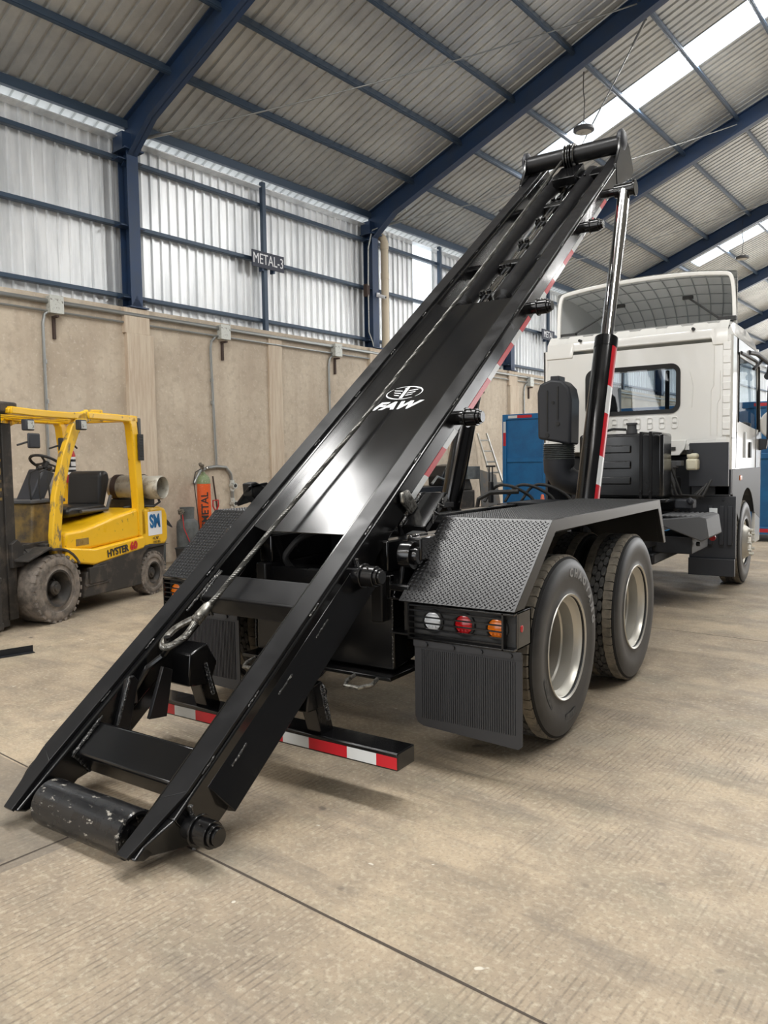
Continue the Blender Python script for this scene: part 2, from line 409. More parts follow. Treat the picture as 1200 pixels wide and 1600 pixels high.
for z in (4.36, 5.48, 6.51):
    mb = MB(); mb.box(-11.17, -11.06, YB, YEND, z-.05, z+.02); struct('trim_%d' % n, mb, M['purlin'], bevel=.01); n += 1
for y in (3.9, 9.96, 15.72, 21.45, 27.3, 33.4):
    mb = MB(); mb.box(-11.06, -10.98, y-.045, y+.045, 4.13, 6.9); struct('trim_%d' % n, mb, M['purlin'], bevel=.005); n += 1
# rafters and columns
ORD = ['behind the camera', 'above the yellow forklift at far left', 'crossing the middle of the roof behind the raised frame',
       'passing behind the tip of the raised frame', 'above the white cab roof fairing', 'fifth one, well beyond the white cab', 'sixth one, far down the hall',
       'seventh one, near the far end of the hall', 'last one at the open far end of the hall']
for i, y in enumerate(cols):
    t = bthing('roof_rafter', 'dark blue steel roof rafter ' + ORD[i], 'roof beam', XRIDGE, y, 0, 'blue steel roof rafters')
    for sgn in (1, -1):
        xs = [-11.05, -4.3, XRIDGE]
        def pt(X, dz): return ((X-XRIDGE)*sgn, RZ(X)+dz)
        top = [pt(-11.05, .12), pt(XRIDGE, .12)]; bot = [pt(XRIDGE, -.62), pt(-4.35, -.29), pt(-11.05, -.27)]
        mb = MB()
        mb.prism([pt(-11.05, .12), pt(XRIDGE, .12), pt(XRIDGE, -.62), pt(-4.35, -.29), pt(-10.3, -.29), pt(-11.05, -.55)], 'y', -.008, .008)
        mb.prism([pt(-11.05, .12), pt(XRIDGE, .12), pt(XRIDGE, .105), pt(-11.05, .105)], 'y', -.085, .085)
        mb.prism([pt(-11.05, -.55), pt(-10.3, -.29), pt(-4.35, -.29), pt(XRIDGE, -.62), pt(XRIDGE, -.605), pt(-4.35, -.275), pt(-10.3, -.275), pt(-11.05, -.535)][::-1], 'y', -.085, .085)
        make('beam', mb, M['bluesteel'], t)
CO = {1: 'standing on the concrete wall behind the forklift', 2: 'standing beside the beige drain pipe', 3: 'mostly hidden behind the white cab', 0: 'left of the picture edge'}
for i, y in enumerate(cols[:7]):
    t = bthing('steel_column', 'dark blue steel column ' + CO.get(i, {4: 'next one past the white cab', 5: 'second one past the white cab', 6: 'third one past the white cab'}.get(i)), 'column', -11.0, y, 4.13, 'blue steel columns on the left wall')
    mb = MB(); mb.box(-.13, -.115, -.1, .1, 0, 2.45).box(.115, .13, -.1, .1, 0, 2.45).box(-.115, .115, -.006, .006, 0, 2.45)
    make('shaft', mb, M['bluesteel'], t)
    mb = MB(); mb.box(-.2, .2, -.17, .17, 0, .02).prism([(-.1, .02), (.1, .02), (.006, .2), (-.006, .2)], 'x', .1, .13)
    make('base_plate', mb, M['bluesteel'], t)
    mb = MB(); mb.box(-.17, .2, -.17, .17, 2.45, 2.47).box(-.13, .13, -.17, .17, 2.47, 2.72); make('cap_plate', mb, M['bluesteel'], t)
    for z in (.23, 1.35, 2.38):
        mb = MB(); mb.box(-.1, .10, -.22, .22, z-.07, z-.055); make('girt_cleat', mb, M['bluesteel'], t)
# right wall and rear wall (out of the picture): posts and solid parts around big doorways
mb = MB(); mb.box(XR, XR+.3, YB, YEND, 5.6, 6.95).box(XR, XR+.3, YB, 24, 0, 5.6).box(XR, XR+.3, 40, YEND, 0, 5.6); struct('wall_right', mb, M['darkwall'])
mb = MB(); mb.box(-11.5, -8, YB-.3, YB, 0, 6.9).box(4, XR, YB-.3, YB, 0, 6.9)
mb.prism([(-11.5, 6.0), (XR+.3, 6.0), (XR+.3, 6.95), (XRIDGE, 10.4), (-11.5, 6.95)], 'y', YB-.3, YB); struct('wall_back', mb, M['cwall'])
# tie rods in the roof plane
def rod(a, b, label, sag=.12, r=.012):
    A = V((a[0], a[1], RZ(a[0])-.2)); B = V((b[0], b[1], RZ(b[0])-.12)); mb = MB()
    pts = [A.lerp(B, i/16)-V((0, 0, sag*4*(i/16)*(1-i/16))) for i in range(17)]
    mb.tube(pts, r, 6); mb.cyl(pts[0], pts[1], r*2.2, n=8)
    o = make('tie_rod', mb, M['galvpipe'], rot=-BD); tag(o, label, 'rod', 'thin tie rods under the roof')
rod((-10.85, 7.25), (-5.0, 12.9), 'long thin tie rod crossing the roof above the forklift bay')
rod((-10.85, 13.25), (-5.0, 18.9), 'thin tie rod running up from the column beside the drain pipe')
rod((-10.85, 19.2), (-5.0, 24.8), 'thin tie rod crossing behind the cab roof fairing')
rod((-5.0, 13.3), (-10.8, 18.9), 'thin tie rod passing just behind the tip of the raised frame')

# ---------------------------------------------------------------- wall fixtures
XF = XW
def fixture(mb, name, label, cat, m, group=None, **k):
    o = make(name, mb, m, rot=-BD, **k); tag(o, label, cat, group); return o
mb = MB(); mb.tube([(XF+.05, YB+1, 4.03), (XF+.05, YEND-1, 3.99)], .035, 10)
fixture(mb, 'conduit_pipe', 'thick grey conduit running along the top of the concrete wall', 'pipe', M['galvpipe'], 'conduits on the concrete wall')
mb = MB(); mb.tube([(XF+.04, YB+1, 3.89), (XF+.04, YEND-1, 3.86)], .018, 8)
fixture(mb, 'conduit_pipe', 'thinner grey conduit just below the thick one along the wall top', 'pipe', M['galvpipe'], 'conduits on the concrete wall')
JB = [(5.70, 3.97, 'above the left part of the forklift'), (8.79, 3.95, 'above the orange gas bottle'), (11.72, 3.94, 'just left of the raised frame'), (14.9, 3.92, 'hidden behind the raised frame'),
      (17.5, 3.9, 'behind the upper frame'), (19.96, 3.89, 'above the aluminium ladder, left of the cab')]
for y, z, w_ in JB:
    t = bthing('junction_box', 'small grey junction box on the wall ' + w_, 'electrical box', XF, y, z-.12, 'junction boxes along the wall conduit')
    mb = MB(); mb.box(.0, .13, -.1, .1, .0, .25); make('enclosure', mb, M['boxgrey'], t, bevel=.008)
    mb = MB(); mb.box(.13, .14, -.105, .105, -.005, .255).cyl((.14, .06, .2), (.146, .06, .2), .01, n=8).cyl((.14, -.06, .05), (.146, -.06, .05), .01, n=8); make('cover', mb, M['boxgrey'], t, bevel=.004)
    mb = MB(); mb.box(0, .15, -.02, .02, -.06, -.03).box(0, .04, -.02, .02, -.36, -.03); make('bracket', mb, M['rust'], t)
def drop(y0, z0, y1, z1, label):
    mb = MB(); mb.tube([(XF+.03, y0+.1, z0+.08), (XF+.03, y0, z0-.02), (XF+.03, y0-.03, z0-.15), (XF+.03, y1, z1)], .022, 8)
    for z in (z0-.7, (z0+z1)/2): mb.cyl((XF+.03, y0-.02, z-.03), (XF+.03, y0-.02, z+.03), .03, n=8)
    fixture(mb, 'conduit_pipe', label, 'pipe', M['galvpipe'], 'conduits on the concrete wall')
drop(5.56, 3.85, 5.53, 1.3, 'vertical conduit drop behind the forklift dashboard')
drop(8.55, 3.80, 8.58, 1.62, 'vertical conduit drop above the orange gas bottle')
drop(11.55, 3.78, 11.55, .9, 'vertical conduit drop left of the raised frame')
drop(19.7, 3.75, 19.7, .9, 'vertical conduit drop above the blue container')
# conduit loop with outlets right of the orange bottle
t = bthing('outlet_conduit', 'grey conduit loop with two round outlets beside the orange gas bottle', 'pipe', XF, 8.58, 0)
mb = MB(); mb.tube([(.04, -.5, 1.30), (.04, -.36, 1.52), (.04, -.2, 1.57), (.04, 0, 1.59), (.04, .2, 1.57), (.04, .3, 1.46), (.04, .33, 1.3), (.04, .33, .75)], .03, 10)
make('conduit', mb, M['galvpipe'], t)
for z in (1.24, .92):
    mb = MB(); mb.cyl((.02, .33, z), (.13, .33, z), .055, n=14).cyl((.04, .33, z-.1), (.04, .33, z+.1), .042, n=12); make('outlet_box', mb, M['boxgrey'], t)
    mb = MB(); mb.cyl((.13, .33, z), (.14, .33, z), .03, n=12); make('socket', mb, M['rubber'], t)
# small socket box seen behind the forklift
t = bthing('outlet_box', 'small pale outlet box with a curved conduit behind the forklift dashboard', 'electrical box', XF, 5.35, 1.0)
mb = MB(); mb.box(.0, .08, -.07, .07, .0, .28); make('box', mb, M['boxgrey'], t, bevel=.01)
mb = MB(); mb.tube([(.04, 0, .28), (.04, 0, .45), (.04, .06, .58), (.04, .2, .62)], .022, 8); make('conduit', mb, M['galvpipe'], t)
# sign METAL-3
def metal_sign(y, z, txt, label, m2):
    t = bthing('hall_sign', label, 'sign', -10.95, y, z)
    mb = MB(); mb.box(0, .02, -.40, .40, -.15, .15); make('board', mb, M['signblue'], t)
    T = Matrix.Translation((.022, 0, 0)) @ Matrix(((0, 0, 1, 0), (1, 0, 0, 0), (0, 1, 0, 0), (0, 0, 0, 1)))
    mb = MB(); mb.text(txt, T, .27, .002, offset=.0, sx_=.74); make('lettering', mb, m2, t)
    for yy in (-.12, .16):
        mb = MB(); mb.box(-.1, 0, yy-.02, yy+.02, -.2, -.12); make('hanger', mb, M['bluesteel'], t)
metal_sign(9.99, 5.44, 'METAL-3', 'small navy sign reading METAL-3 on the cladding girt', M['paintwhite'])
metal_sign(21.3, 5.40, 'METAL', 'far navy hall sign on the cladding just left of the white cab', M['paintwhite'])
# drain pipe
t = bthing('drain_pipe', 'beige plastic rain pipe beside the second blue column', 'pipe', -10.86, 13.38, 4.13)
mb = MB(); mb.cyl((0, 0, 0), (0, 0, 2.28), .085, n=20); make('pipe', mb, M['pvc'], t)
for z in (.02, 1.55, 2.2):
    mb = MB(); mb.cyl((0, 0, z), (0, 0, z+.13), .095, n=20); make('coupling', mb, M['pvc'], t)
mb = MB(); mb.tube([(0, 0, 2.28), (0, 0, 2.36), (-.03, -.02, 2.44), (-.1, -.05, 2.5), (-.2, -.08, 2.52)], .085, 16); make('elbow', mb, M['pvc'], t)
# security camera on column 2
t = bthing('security_camera', 'small white security camera on the second blue column', 'camera', -10.86, 13.12, 5.28)
mb = MB(); mb.box(0, .03, -.04, .04, -.03, .06); make('mount', mb, M['paintwhite'], t)
mb = MB(); mb.cyl((.03, 0, 0), (.2, .03, -.06), .035, n=14); make('housing', mb, M['paintwhite'], t)
mb = MB(); mb.cyl((.2, .03, -.06), (.207, .031, -.062), .025, n=12); make('lens', mb, M['rubber'], t)
t = bthing('power_box', 'little brown electrical box beside the second blue column', 'electrical box', -10.98, 12.83, 5.36)
mb = MB(); mb.box(0, .1, -.05, .05, -.13, .13); make('box', mb, M['rust'], t, bevel=.005)
mb = MB(); mb.tube([(.1, 0, .1), (.1, .02, .9), (.1, .15, 1.3), (.35, .4, 1.45), (.9, .35, 1.62)], .014, 6); mb.tube([(.1, 0, -.1), (.1, .0, -.9), (.1, .12, -1.1), (.1, .16, -1.25)], .012, 6); make('cable', mb, M['boxgrey'], t)
# pendants
def pendant(x, y, z, label):
    t = bthing('pendant_lamp', label, 'ceiling lamp', x, y, z, 'round pendant lamps')
    zt = RZ(x)-z
    mb = MB(); mb.tube([(0, 0, .16), (.02, 0, .5), (-.02, .02, .75), (.0, 0, zt)], .009, 6); make('cord', mb, M['rubber'], t)
    mb = MB(); mb.lathe([(.0, .02), (.06, .025), (.14, .06), (.185, .05), (.19, .0), (.15, -.02), (.0, -.025)], (0, 0, 0), (0, 0, 1), 28); make('lamp_housing', mb, M['plastic2'], t)
    mb = MB(); mb.lathe([(.0, -.027), (.14, -.027)], (0, 0, 0), (0, 0, 1), 28); make('diffuser', mb, M['tankgrey'], t)
    for a in (0, 2.1, 4.2):
        mb = MB(); mb.tube([(.12*math.cos(a), .12*math.sin(a), .05), (0, 0, .17)], .004, 5); make('suspension_wire', mb, M['rubber'], t)
pendant(-6.29, 13.67, 7.70, 'round pendant lamp hanging in front of the skylight above the raised frame tip')
pendant(-6.41, 25.0, 7.60, 'round pendant lamp hanging above the white cab roof fairing')

# ---------------------------------------------------------------- gas bottles and small things along the wall
t = bthing('oxygen_cylinder', 'tall orange gas bottle with green shoulder standing against the wall', 'gas bottle', -10.62, 8.10, 0)
mb = MB(); mb.lathe([(0, 0), (.11, 0), (.115, .02), (.115, 1.3)], (0, 0, 0), (0, 0, 1), 28)
T = Matrix.Translation((.098, -.055, .86)) @ Matrix(((0, -.42, .9, 0), (0, -.9, -.42, 0), (1, 0, 0, 0), (0, 0, 0, 1)))
make('body', mb, M['orange'], t)
mb = MB(); mb.text('SMETAL', T, .17, .004, offset=.003); make('lettering', mb, M['rubber'], t)
mb = MB(); mb.lathe([(.115, 1.3), (.112, 1.36), (.095, 1.41), (.06, 1.45), (.035, 1.465), (.03, 1.5), (0, 1.5)], (0, 0, 0), (0, 0, 1), 28); make('shoulder', mb, M['green'], t)
mb = MB(); mb.cyl((0, 0, 1.5), (0, 0, 1.56), .016, n=10).cyl((-.03, 0, 1.55), (.1, -.1, 1.57), .014, n=8).cyl((.09, -.09, 1.56), (.11, -.1, 1.62), .032, n=14).cyl((.03, -.06, 1.6), (.05, -.1, 1.64), .03, n=14).cyl((.02, .06, 1.55), (.02, .08, 1.58), .03, n=10)
make('regulator', mb, M['steel'], t)
mb = MB(); mb.tube([(.08, -.1, 1.56), (.05, -.2, 1.5), (.05, -.24, 1.35), (.05, -.2, 1.0), (.05, -.16, .6), (.08, -.12, .2), (.1, -.1, .05)], .008, 6); make('hose', mb, M['rubber'], t)
t = bthing('gas_tank', 'squat grey gas tank with collar beside the orange bottle', 'gas bottle', -10.45, 7.62, 0)
mb = MB(); mb.lathe([(0, 0), (.14, 0), (.17, .05), (.18, .1), (.18, .62), (.165, .7), (.1, .75), (0, .76)], (0, 0, 0), (0, 0, 1), 28); make('body', mb, M['greytank'], t)
mb = MB(); mb.lathe([(.11, .72), (.12, .93), (.11, .93), (.10, .73)], (0, 0, 0), (0, 0, 1), 24); make('collar', mb, M['greytank'], t)
mb = MB(); mb.cyl((0, 0, .75), (0, 0, .9), .02, n=8).cyl((0, 0, .88), (.1, -.16, .86), .012, n=8)
for dx, dy in ((.1, -.16), (.12, -.2), (.06, -.18)): mb.cyl((dx, dy, .83), (dx+.01, dy-.02, .9), .03, n=12)
make('valve', mb, M['steel'], t)
mb = MB(); mb.tube([(.12, -.18, .84), (.15, -.18, .6), (.2, -.1, .35), (.2, .05, .18), (.18, .2, .12)], .007, 6); make('hose', mb, M['firered'], t)
t = bthing('bucket', 'small black bucket on the floor beside the grey gas tank', 'bucket', -10.2, 7.35, 0)
mb = MB(); mb.lathe([(0, .01), (.10, .01), (.13, .28), (.135, .28), (.14, .3), (.125, .3), (.098, .02), (0, .02)], (0, 0, 0), (0, 0, 1), 22); make('body', mb, M['rubber'], t)
mb = MB(); mb.cyl((.1, -.09, .09), (.125, -.1, .2), .05, n=12); make('label_patch', mb, M['greytank'], t)
t = bthing('metal_hopper', 'grey metal plate stack with dark slanted flap leaning behind the forklift', 'scrap metal', -10.6, 7.05, 0)
mb = MB(); mb.prism([(-.25, 0), (.2, 0), (.22, .75), (-.3, 1.05)], 'x', -.1, .05); make('plate', mb, M['greytank'], t)
mb = MB(); mb.plate([(.1, -.35, 1.25), (.1, .22, .72), (.14, .26, .62), (.14, -.35, .95)], (.04, 0, 0)); make('flap', mb, M['engine'], t)
t = bthing('shovel', 'shovel with red D-shaped grip standing upside down by the wall', 'shovel', -10.72, 8.42, 0)
mb = MB(); mb.tube([(0, .04, .0), (0, 0, .82)], .014, 8); make('shaft', mb, M['rust'], t)
mb = MB(); mb.tube([(0, 0, .8), (0, -.06, .9), (0, -.055, 1.0), (0, .055, 1.0), (0, .06, .9), (0, 0, .8)], .013, 8); make('grip', mb, M['firered'], t)
mb = MB(); mb.tube([(-10.83, 8.46, 1.42), (-10.7, 8.55, 0)], .014, 8)
fixture(mb, 'steel_bar', 'thin rusty steel bar leaning on the wall beside the shovel', 'bar', M['rust'])
mb = MB()
for k in range(2):
    for zz in range(3): mb.tube([(-10.88, 7.72+.1*math.cos(a)*(.6 if zz else 1)+.06*k, 1.62-.26*k+.14*math.sin(a)) for a in [i*.6 for i in range(3+4*k+zz)]], .004, 4)
# angle iron on the floor left
t = thing('angle_iron', 'short dark angle iron lying on the floor at the left edge', 'steel bar', (-6.35, 3.35, 0), math.radians(-16))
mb = MB(); mb.box(0, .06, -1.3, .42, 0, .006).box(0, .006, -1.3, .42, 0, .06); make('profile', mb, M['engine'], t)
# long blue roll-off container behind the truck
t = thing('roll_off_container', 'long blue steel container standing across the hall behind the truck', 'container', (-7.43, 16, 0))
mb = MB(); mb.box(0.04, 6.7, .05, 2.4, .2, 2.6); make('body', mb, M['blue'], t)
mb = MB(); mb.box(0, 6.75, 0, .12, 2.54, 2.66).box(0, 6.75, -.01, .1, .14, .28).box(0.1, 6.7, 0, .06, 1.58, 1.68); make('rail', mb, M['blue'], t, bevel=.008)
for k in range(8):
    mb = MB(); x = .0 if k == 0 else .02+k*.94
    mb.box(x, x+.09, -.005, .08, .28, 2.56); make('post', mb, M['blue'], t, bevel=.008)
for x0, x1, z0, z1, c in ((.15, .37, 2.57, 2.63, 'white'), (.37, .72, 2.57, 2.63, 'red'), (.03, .09, 2.25, 2.5, 'white'), (.03, .09, 1.95, 2.25, 'red'), (.03, .09, .3, .62, 'red'), (4.0, 4.25, 2.57, 2.63, 'white'), (4.25, 4.6, 2.57, 2.63, 'red'),
                          (5.2, 5.5, 2.57, 2.63, 'red'), (5.5, 5.7, 2.57, 2.63, 'white'), (5.2, 5.5, .18, .25, 'red')):
    mb = MB(); mb.box(x0, x1, -.016, -.011, z0, z1); make('reflective_tape', mb, M[c], t)
for x in (.8, 5.6):
    for yy in (.4, 2.0):
        mb = MB(); mb.cyl((x, yy-.1, .1), (x, yy+.1, .1), .1, n=18); make('roller', mb, M['engine'], t)
# step ladder
t = bthing('step_ladder', 'aluminium ladder leaning on the wall left of the blue container', 'ladder', -10.3, 17.0, 0)
a, b = V((0, .55, 0)), V((-.5, .05, 2.35))
for s_ in (0, .32):
    mb = MB(); mb.tube([a+V((s_*.5, s_, 0)), b+V((s_*.5, s_*.6, 0))], .03, 4); make('rail', mb, M['alu'], t)
for k in range(8):
    f = .08+k*.12; p = a.lerp(b, f); q = p+V((.5*.32, .32*(1-.4*f), 0)); mb = MB(); mb.tube([p, q], .022, 6); make('rung', mb, M['alu'], t)
t = bthing('leaning_sheet', 'brownish grey steel sheet leaning in front of the aluminium ladder', 'steel sheet', -9.8, 15.8, 0)
mb = MB(); mb.plate([(0, -.1, 0), (0, .85, 0), (-.25, .9, 1.27), (-.25, .1, 1.42)], (.02, 0, 0)); make('sheet', mb, M['rustsheet'], t)
# work bench with clutter
t = bthing('workbench', 'dark steel bench with pipes standing by the wall behind the raised frame', 'bench', -9.6, 13.3, 0)
mb = MB(); mb.box(-.3, .3, -.9, .8, .98, 1.1).box(-.3, .3, -.9, .8, .86, .9); make('top', mb, M['engine'], t, bevel=.01)
for x in (-.26, .2):
    for y in (-.85, .72):
        mb = MB(); mb.box(x, x+.06, y, y+.06, 0, .98); make('leg', mb, M['rust'], t)
t = bthing('press_machine', 'black machine hood with curved hoses standing on the bench by the wall', 'machine', -9.6, 13.75, 1.1)
mb = MB(); mb.prism([(-.3, 0), (.25, 0), (.3, .3), (.2, .46), (-.1, .42), (-.32, .2)], 'x', -.18, .18); make('hood', mb, M['blackflat'], t, bevel=.02)
mb = MB(); mb.tube([(.2, -.25, .1), (.22, -.15, .45), (.22, .05, .52), (.22, .25, .45), (.22, .32, .1), (.22, .35, .0)], .014, 6).tube([(.2, -.7, .05), (.2, -.5, .2), (.2, -.2, .12)], .03, 6); make('hose', mb, M['galvpipe'], t)
t = bthing('compressor', 'small dark workshop machine beside the bench by the wall', 'machine', -9.9, 14.9, 0)
mb = MB(); mb.box(-.2, .2, -.3, .3, .3, .95).prism([(-.3, .95), (.3, .95), (.15, 1.25), (-.1, 1.3)], 'x', -.15, .15); make('body', mb, M['fdark'], t, bevel=.03)
mb = MB(); mb.cyl((-.1, -.35, .2), (-.1, .4, .2), .2, n=18); make('tank', mb, M['rust'], t)
mb = MB(); mb.box(-.15, .25, -.1, .45, 1.2, 1.5); make('control_box', mb, M['greytank'], t, bevel=.01)
# rack of bars on the floor
for k in range(4):
    z = .50+.055*k
    mb = MB(); x = -8.9+.25*k; mb.box(x, x+.08, 10.5, 15.2, z, z+.05)
    fixture(mb, 'steel_tube', ['lowest', 'second', 'third', 'topmost'][k]+' dark square tube of the stock lying behind the truck frame', 'steel bar', M['fdark'], 'square tubes lying behind the truck')
for y in (11, 13, 14.9):
    mb = MB(); mb.box(-9.0, -7.9, y, y+.15, 0, .5)
    fixture(mb, 'timber_bearer', 'wooden bearer under the square tube stock, %s' % {11: 'nearest the camera', 13: 'in the middle', 14.9: 'nearest the blue container'}[y], 'timber', M['rustsheet'], 'bearers under the tube stock')
t = bthing('traffic_cone', 'faded orange traffic cone in front of the blue container', 'cone', -7.9, 15.1, .0)
mb = MB(); mb.box(-.19, .19, -.19, .19, 0, .03).lathe([(.14, .03), (.03, .86), (.0, .87)], (0, 0, 0), (0, 0, 1), 20); make('body', mb, M['cone'], t)
# tree beyond the open end
t = thing('tree', 'green tree seen through the open far end of the hall', 'tree', (6, 62, 0))
mb = MB(); mb.tube([(0, 0, 0), (.2, 0, 3), (0, .2, 6)], [.35, .28, .15], 10); make('trunk', mb, M['rust'], t)
mb = MB()
for k in range(900):
    c = V((random.gauss(0, 1.7), random.gauss(0, 1.5), 6.5+random.gauss(0, 1.6))); r = random.uniform(.15, .35)
    u = V((random.gauss(0, 1), random.gauss(0, 1), random.gauss(0, 1))).normalized(); w_ = u.orthogonal().normalized()
    mb.add([c-u*r, c+w_*r*.5, c+u*r, c-w_*r*.5], [(0, 1, 2, 3)])
make('foliage', mb, M['leaf'], t, recalc=False)

# ---------------------------------------------------------------- forklift  (local: x towards the camera side, y towards the counterweight)
FL = thing('forklift', 'worn yellow forklift with black seat parked along the concrete wall', 'forklift', (-7.184, 4.646, 0), math.radians(17.5))
def F(name, mb, m, bevel=0, parent=FL, **k): return make(name, mb, m, parent, bevel=bevel, **k)
def ftyre(name, x, y, r, w_, ri, side):
    o = D.objects
    mb = MB(); s_ = side
    prof = [(ri, 0), (ri+.02, .012), (ri+.05, .01), (ri+.055, 0), (r-.06, -.004), (r-.03, .002), (r-.005, .018), (r, .04), (r, w_-.04), (r-.01, w_-.01), (r-.05, w_), (ri, w_)]
    n = 48
    mb.lathe(prof, (0, 0, 0), (-1*s_, 0, 0), n)
    # lug notches round the shoulder
    for k in range(26):
        a = 2*math.pi*k/26; T = Matrix.Rotation(a, 4, 'X')
        mb.box(-s_*(.05) if s_ > 0 else .0, 0 if s_ > 0 else .05, -.022, .022, r-.02, r+.004, T=T)
    w = F(name, mb, M['tyredust'], loc=(x, y, r))
    mb = MB(); mb.lathe([(ri, .0), (ri-.02, .004), (ri-.03, .03), (ri-.05, .07), (ri*.66, .10), (ri*.62, .13), (0, .13)], (0, 0, 0), (-s_, 0, 0), 36)
    make('rim', mb, M['fdark'], w)
    mb = MB(); mb.lathe([(.075, .12), (.075, .05), (.06, .03), (.04, .03), (.035, .015), (0, .012)], (0, 0, 0), (-s_, 0, 0), 24)
    for k in range(6): a = k*math.pi/3; mb.cyl((-s_*.12, .095*math.cos(a), .095*math.sin(a)), (-s_*.10, .095*math.cos(a), .095*math.sin(a)), .012, n=6)
    make('hub', mb, M['fdark'], w)
ftyre('front_wheel', 0, 0, .355, .32, .195, 1); ftyre('rear_wheel', -.02, 1.76, .27, .2, .14, 1)
ftyre('front_wheel', -1.2, 0, .355, .32, .195, -1); ftyre('rear_wheel', -1.15, 1.76, .27, .2, .14, -1)
mb = MB()   # lower frame
mb.prism([(.40, .18), (1.50, .16), (1.48, .40), (1.56, .53), (1.66, .585), (2.12, .60), (2.12, .60), (1.7, .64), (.62, .52), (.48, .45)], 'x', -1.16, -.02)
F('chassis', mb, M['fdark'], .015)
mb = MB(); mb.box(-1.1, -.3, -.3, .45, .22, .62).box(-.95, -.33, -.35, .2, .5, .8); F('axle_housing', mb, M['fdark'], .02)
mb = MB(); mb.box(-.05, .0, .5, .8, .32, .5).box(-.06, -.01, .44, .85, .29, .32); F('step', mb, M['fdark'], .006)
mb = MB()   # counterweight
mb.prism([(1.52, .60), (2.06, .60), (2.13, .66), (2.13, .98), (2.08, 1.07), (1.95, 1.10), (1.52, 1.09)], 'x', -1.14, -.03)
F('counterweight', mb, M['yellow'], .04, segs=4)
mb = MB(); mb.prism([(1.60, .42), (2.06, .40), (2.10, .60), (1.60, .60)], 'x', -1.12, -.06); F('counterweight_skirt', mb, M['fdark'], .03)
mb = MB()   # side cowl / battery hood
mb.prism([(.16, .72), (.62, .70), (1.52, .74), (1.56, .80), (1.58, 1.08), (1.5, 1.1), (1.05, 1.03), (.5, .93), (.2, .92)], 'x', -1.12, -.05)
F('hood', mb, M['yellow'], .035, segs=3)
mb = MB(); mb.prism([(.12, .62), (.6, .52), (1.55, .60), (1.60, .66), (1.56, .75), (.62, .70), (.16, .76)], 'x', -1.14, -.01)
F('side_sill', mb, M['yellow'], .02)
YN = Matrix(((0, 0, 1, 0), (1, 0, 0, 0), (0, 1, 0, 0), (0, 0, 0, 1)))
def ftext(name, body, x, y, z, size, m, rotx=0, **k):
    T = Matrix.Translation((x, y, z)) @ Matrix.Rotation(rotx, 4, 'X') @ YN
    mb = MB(); mb.text(body, T, size, .0015, **k); return F(name, mb, m)
ftext('brand_lettering', 'HYSTER', -.004, 1.02, .628, .115, M['rubber'], math.radians(4.5), offset=.0035)
ftext('model_number', '60', -.004, 1.33, .655, .125, M['firered'], math.radians(4.5), offset=.006, sx_=1.15)
mb = MB(); mb.box(-.03, -.026, 1.68, 1.98, .74, 1.04); F('sticker', mb, M['paintwhite'])
ftext('monogram', 'SM', -.022, 1.83, .91, .23, M['blue'], 0, offset=.008, sx_=.8, shear=-.15)
ftext('capacity_text', '+CAP.', -.022, 1.83, .70, .055, M['rubber'], 0); ftext('capacity_text', '2727 KG', -.022, 1.85, .65, .042, M['rubber'], 0)
mb = MB(); mb.box(-.052, -.046, .35, .56, .755, .83); mb.text('60', Matrix.Translation((-.044, .44, .79)) @ YN, .06, .002); F('badge', mb, M['fbrown'], .003)
mb = MB()   # front cowl and dashboard
mb.prism([(-.12, .70), (.25, .70), (.35, 1.24), (-.08, 1.24)], 'x', -1.02, -.22); F('front_cowl', mb, M['fbrown'], .02)
mb = MB(); mb.box(-1.04, -.20, -.12, .4, 1.24, 1.275); F('cowl_top', mb, M['plastic2'], .008)
mb = MB(); mb.prism([(-.05, .74), (.22, .72), (.2, .84), (-.05, .82)], 'x', -.2, -.1).prism([(-.42, .62), (.1, .60), (.12, .84), (-.42, .84)], 'x', -.98, -.2); F('front_plate', mb, M['fdark'], .01)
mb = MB()   # fender over the front wheel
pr = []
for k in range(13):
    a = math.radians(-28+12.5*k); pr.append((-.40*math.cos(a), .355+.40*math.sin(a)))
pts = [p for p in pr[2:]]
outer = [(-.415*math.cos(math.radians(50+11*k)), .36+.415*math.sin(math.radians(50+11*k))) for k in range(10)]
inner = [(-.39*math.cos(math.radians(50+11*k)), .36+.39*math.sin(math.radians(50+11*k))) for k in range(10)]
mb.prism([(-.42, .70), (-.1, .80)]+outer[3:]+inner[3:][::-1]+[(-.1, .775), (-.42, .68)], 'x', -.27, .0); F('fender', mb, M['fdark'], .004)
# overhead guard
def post(pts, w_, d_, x):
    mb = MB(); n = len(pts)
    L_ = []
    for i, (y, z) in enumerate(pts):
        a = V((0, *pts[max(i-1, 0)])); b = V((0, *pts[min(i+1, n-1)])); t_ = (b-a).normalized(); nn = V((0, -t_.z, t_.y))
        for dx, s_ in ((-w_/2, -1), (w_/2, -1), (w_/2, 1), (-w_/2, 1)):
            L_.append(V((x+dx, y, z)) + nn*s_*d_/2)
    fs = [(0, 1, 2, 3), tuple(4*n-4+k for k in (3, 2, 1, 0))]
    for i in range(n-1):
        for k in range(4): fs.append((4*i+k, 4*i+(k+1) % 4, 4*i+4+(k+1) % 4, 4*i+4+k))
    mb.add(L_, fs); return mb
AP = [(.07, .66), (.06, .9), (.12, 1.3), (.26, 1.72), (.42, 2.02), (.52, 2.13), (.66, 2.18), (.9, 2.19)]
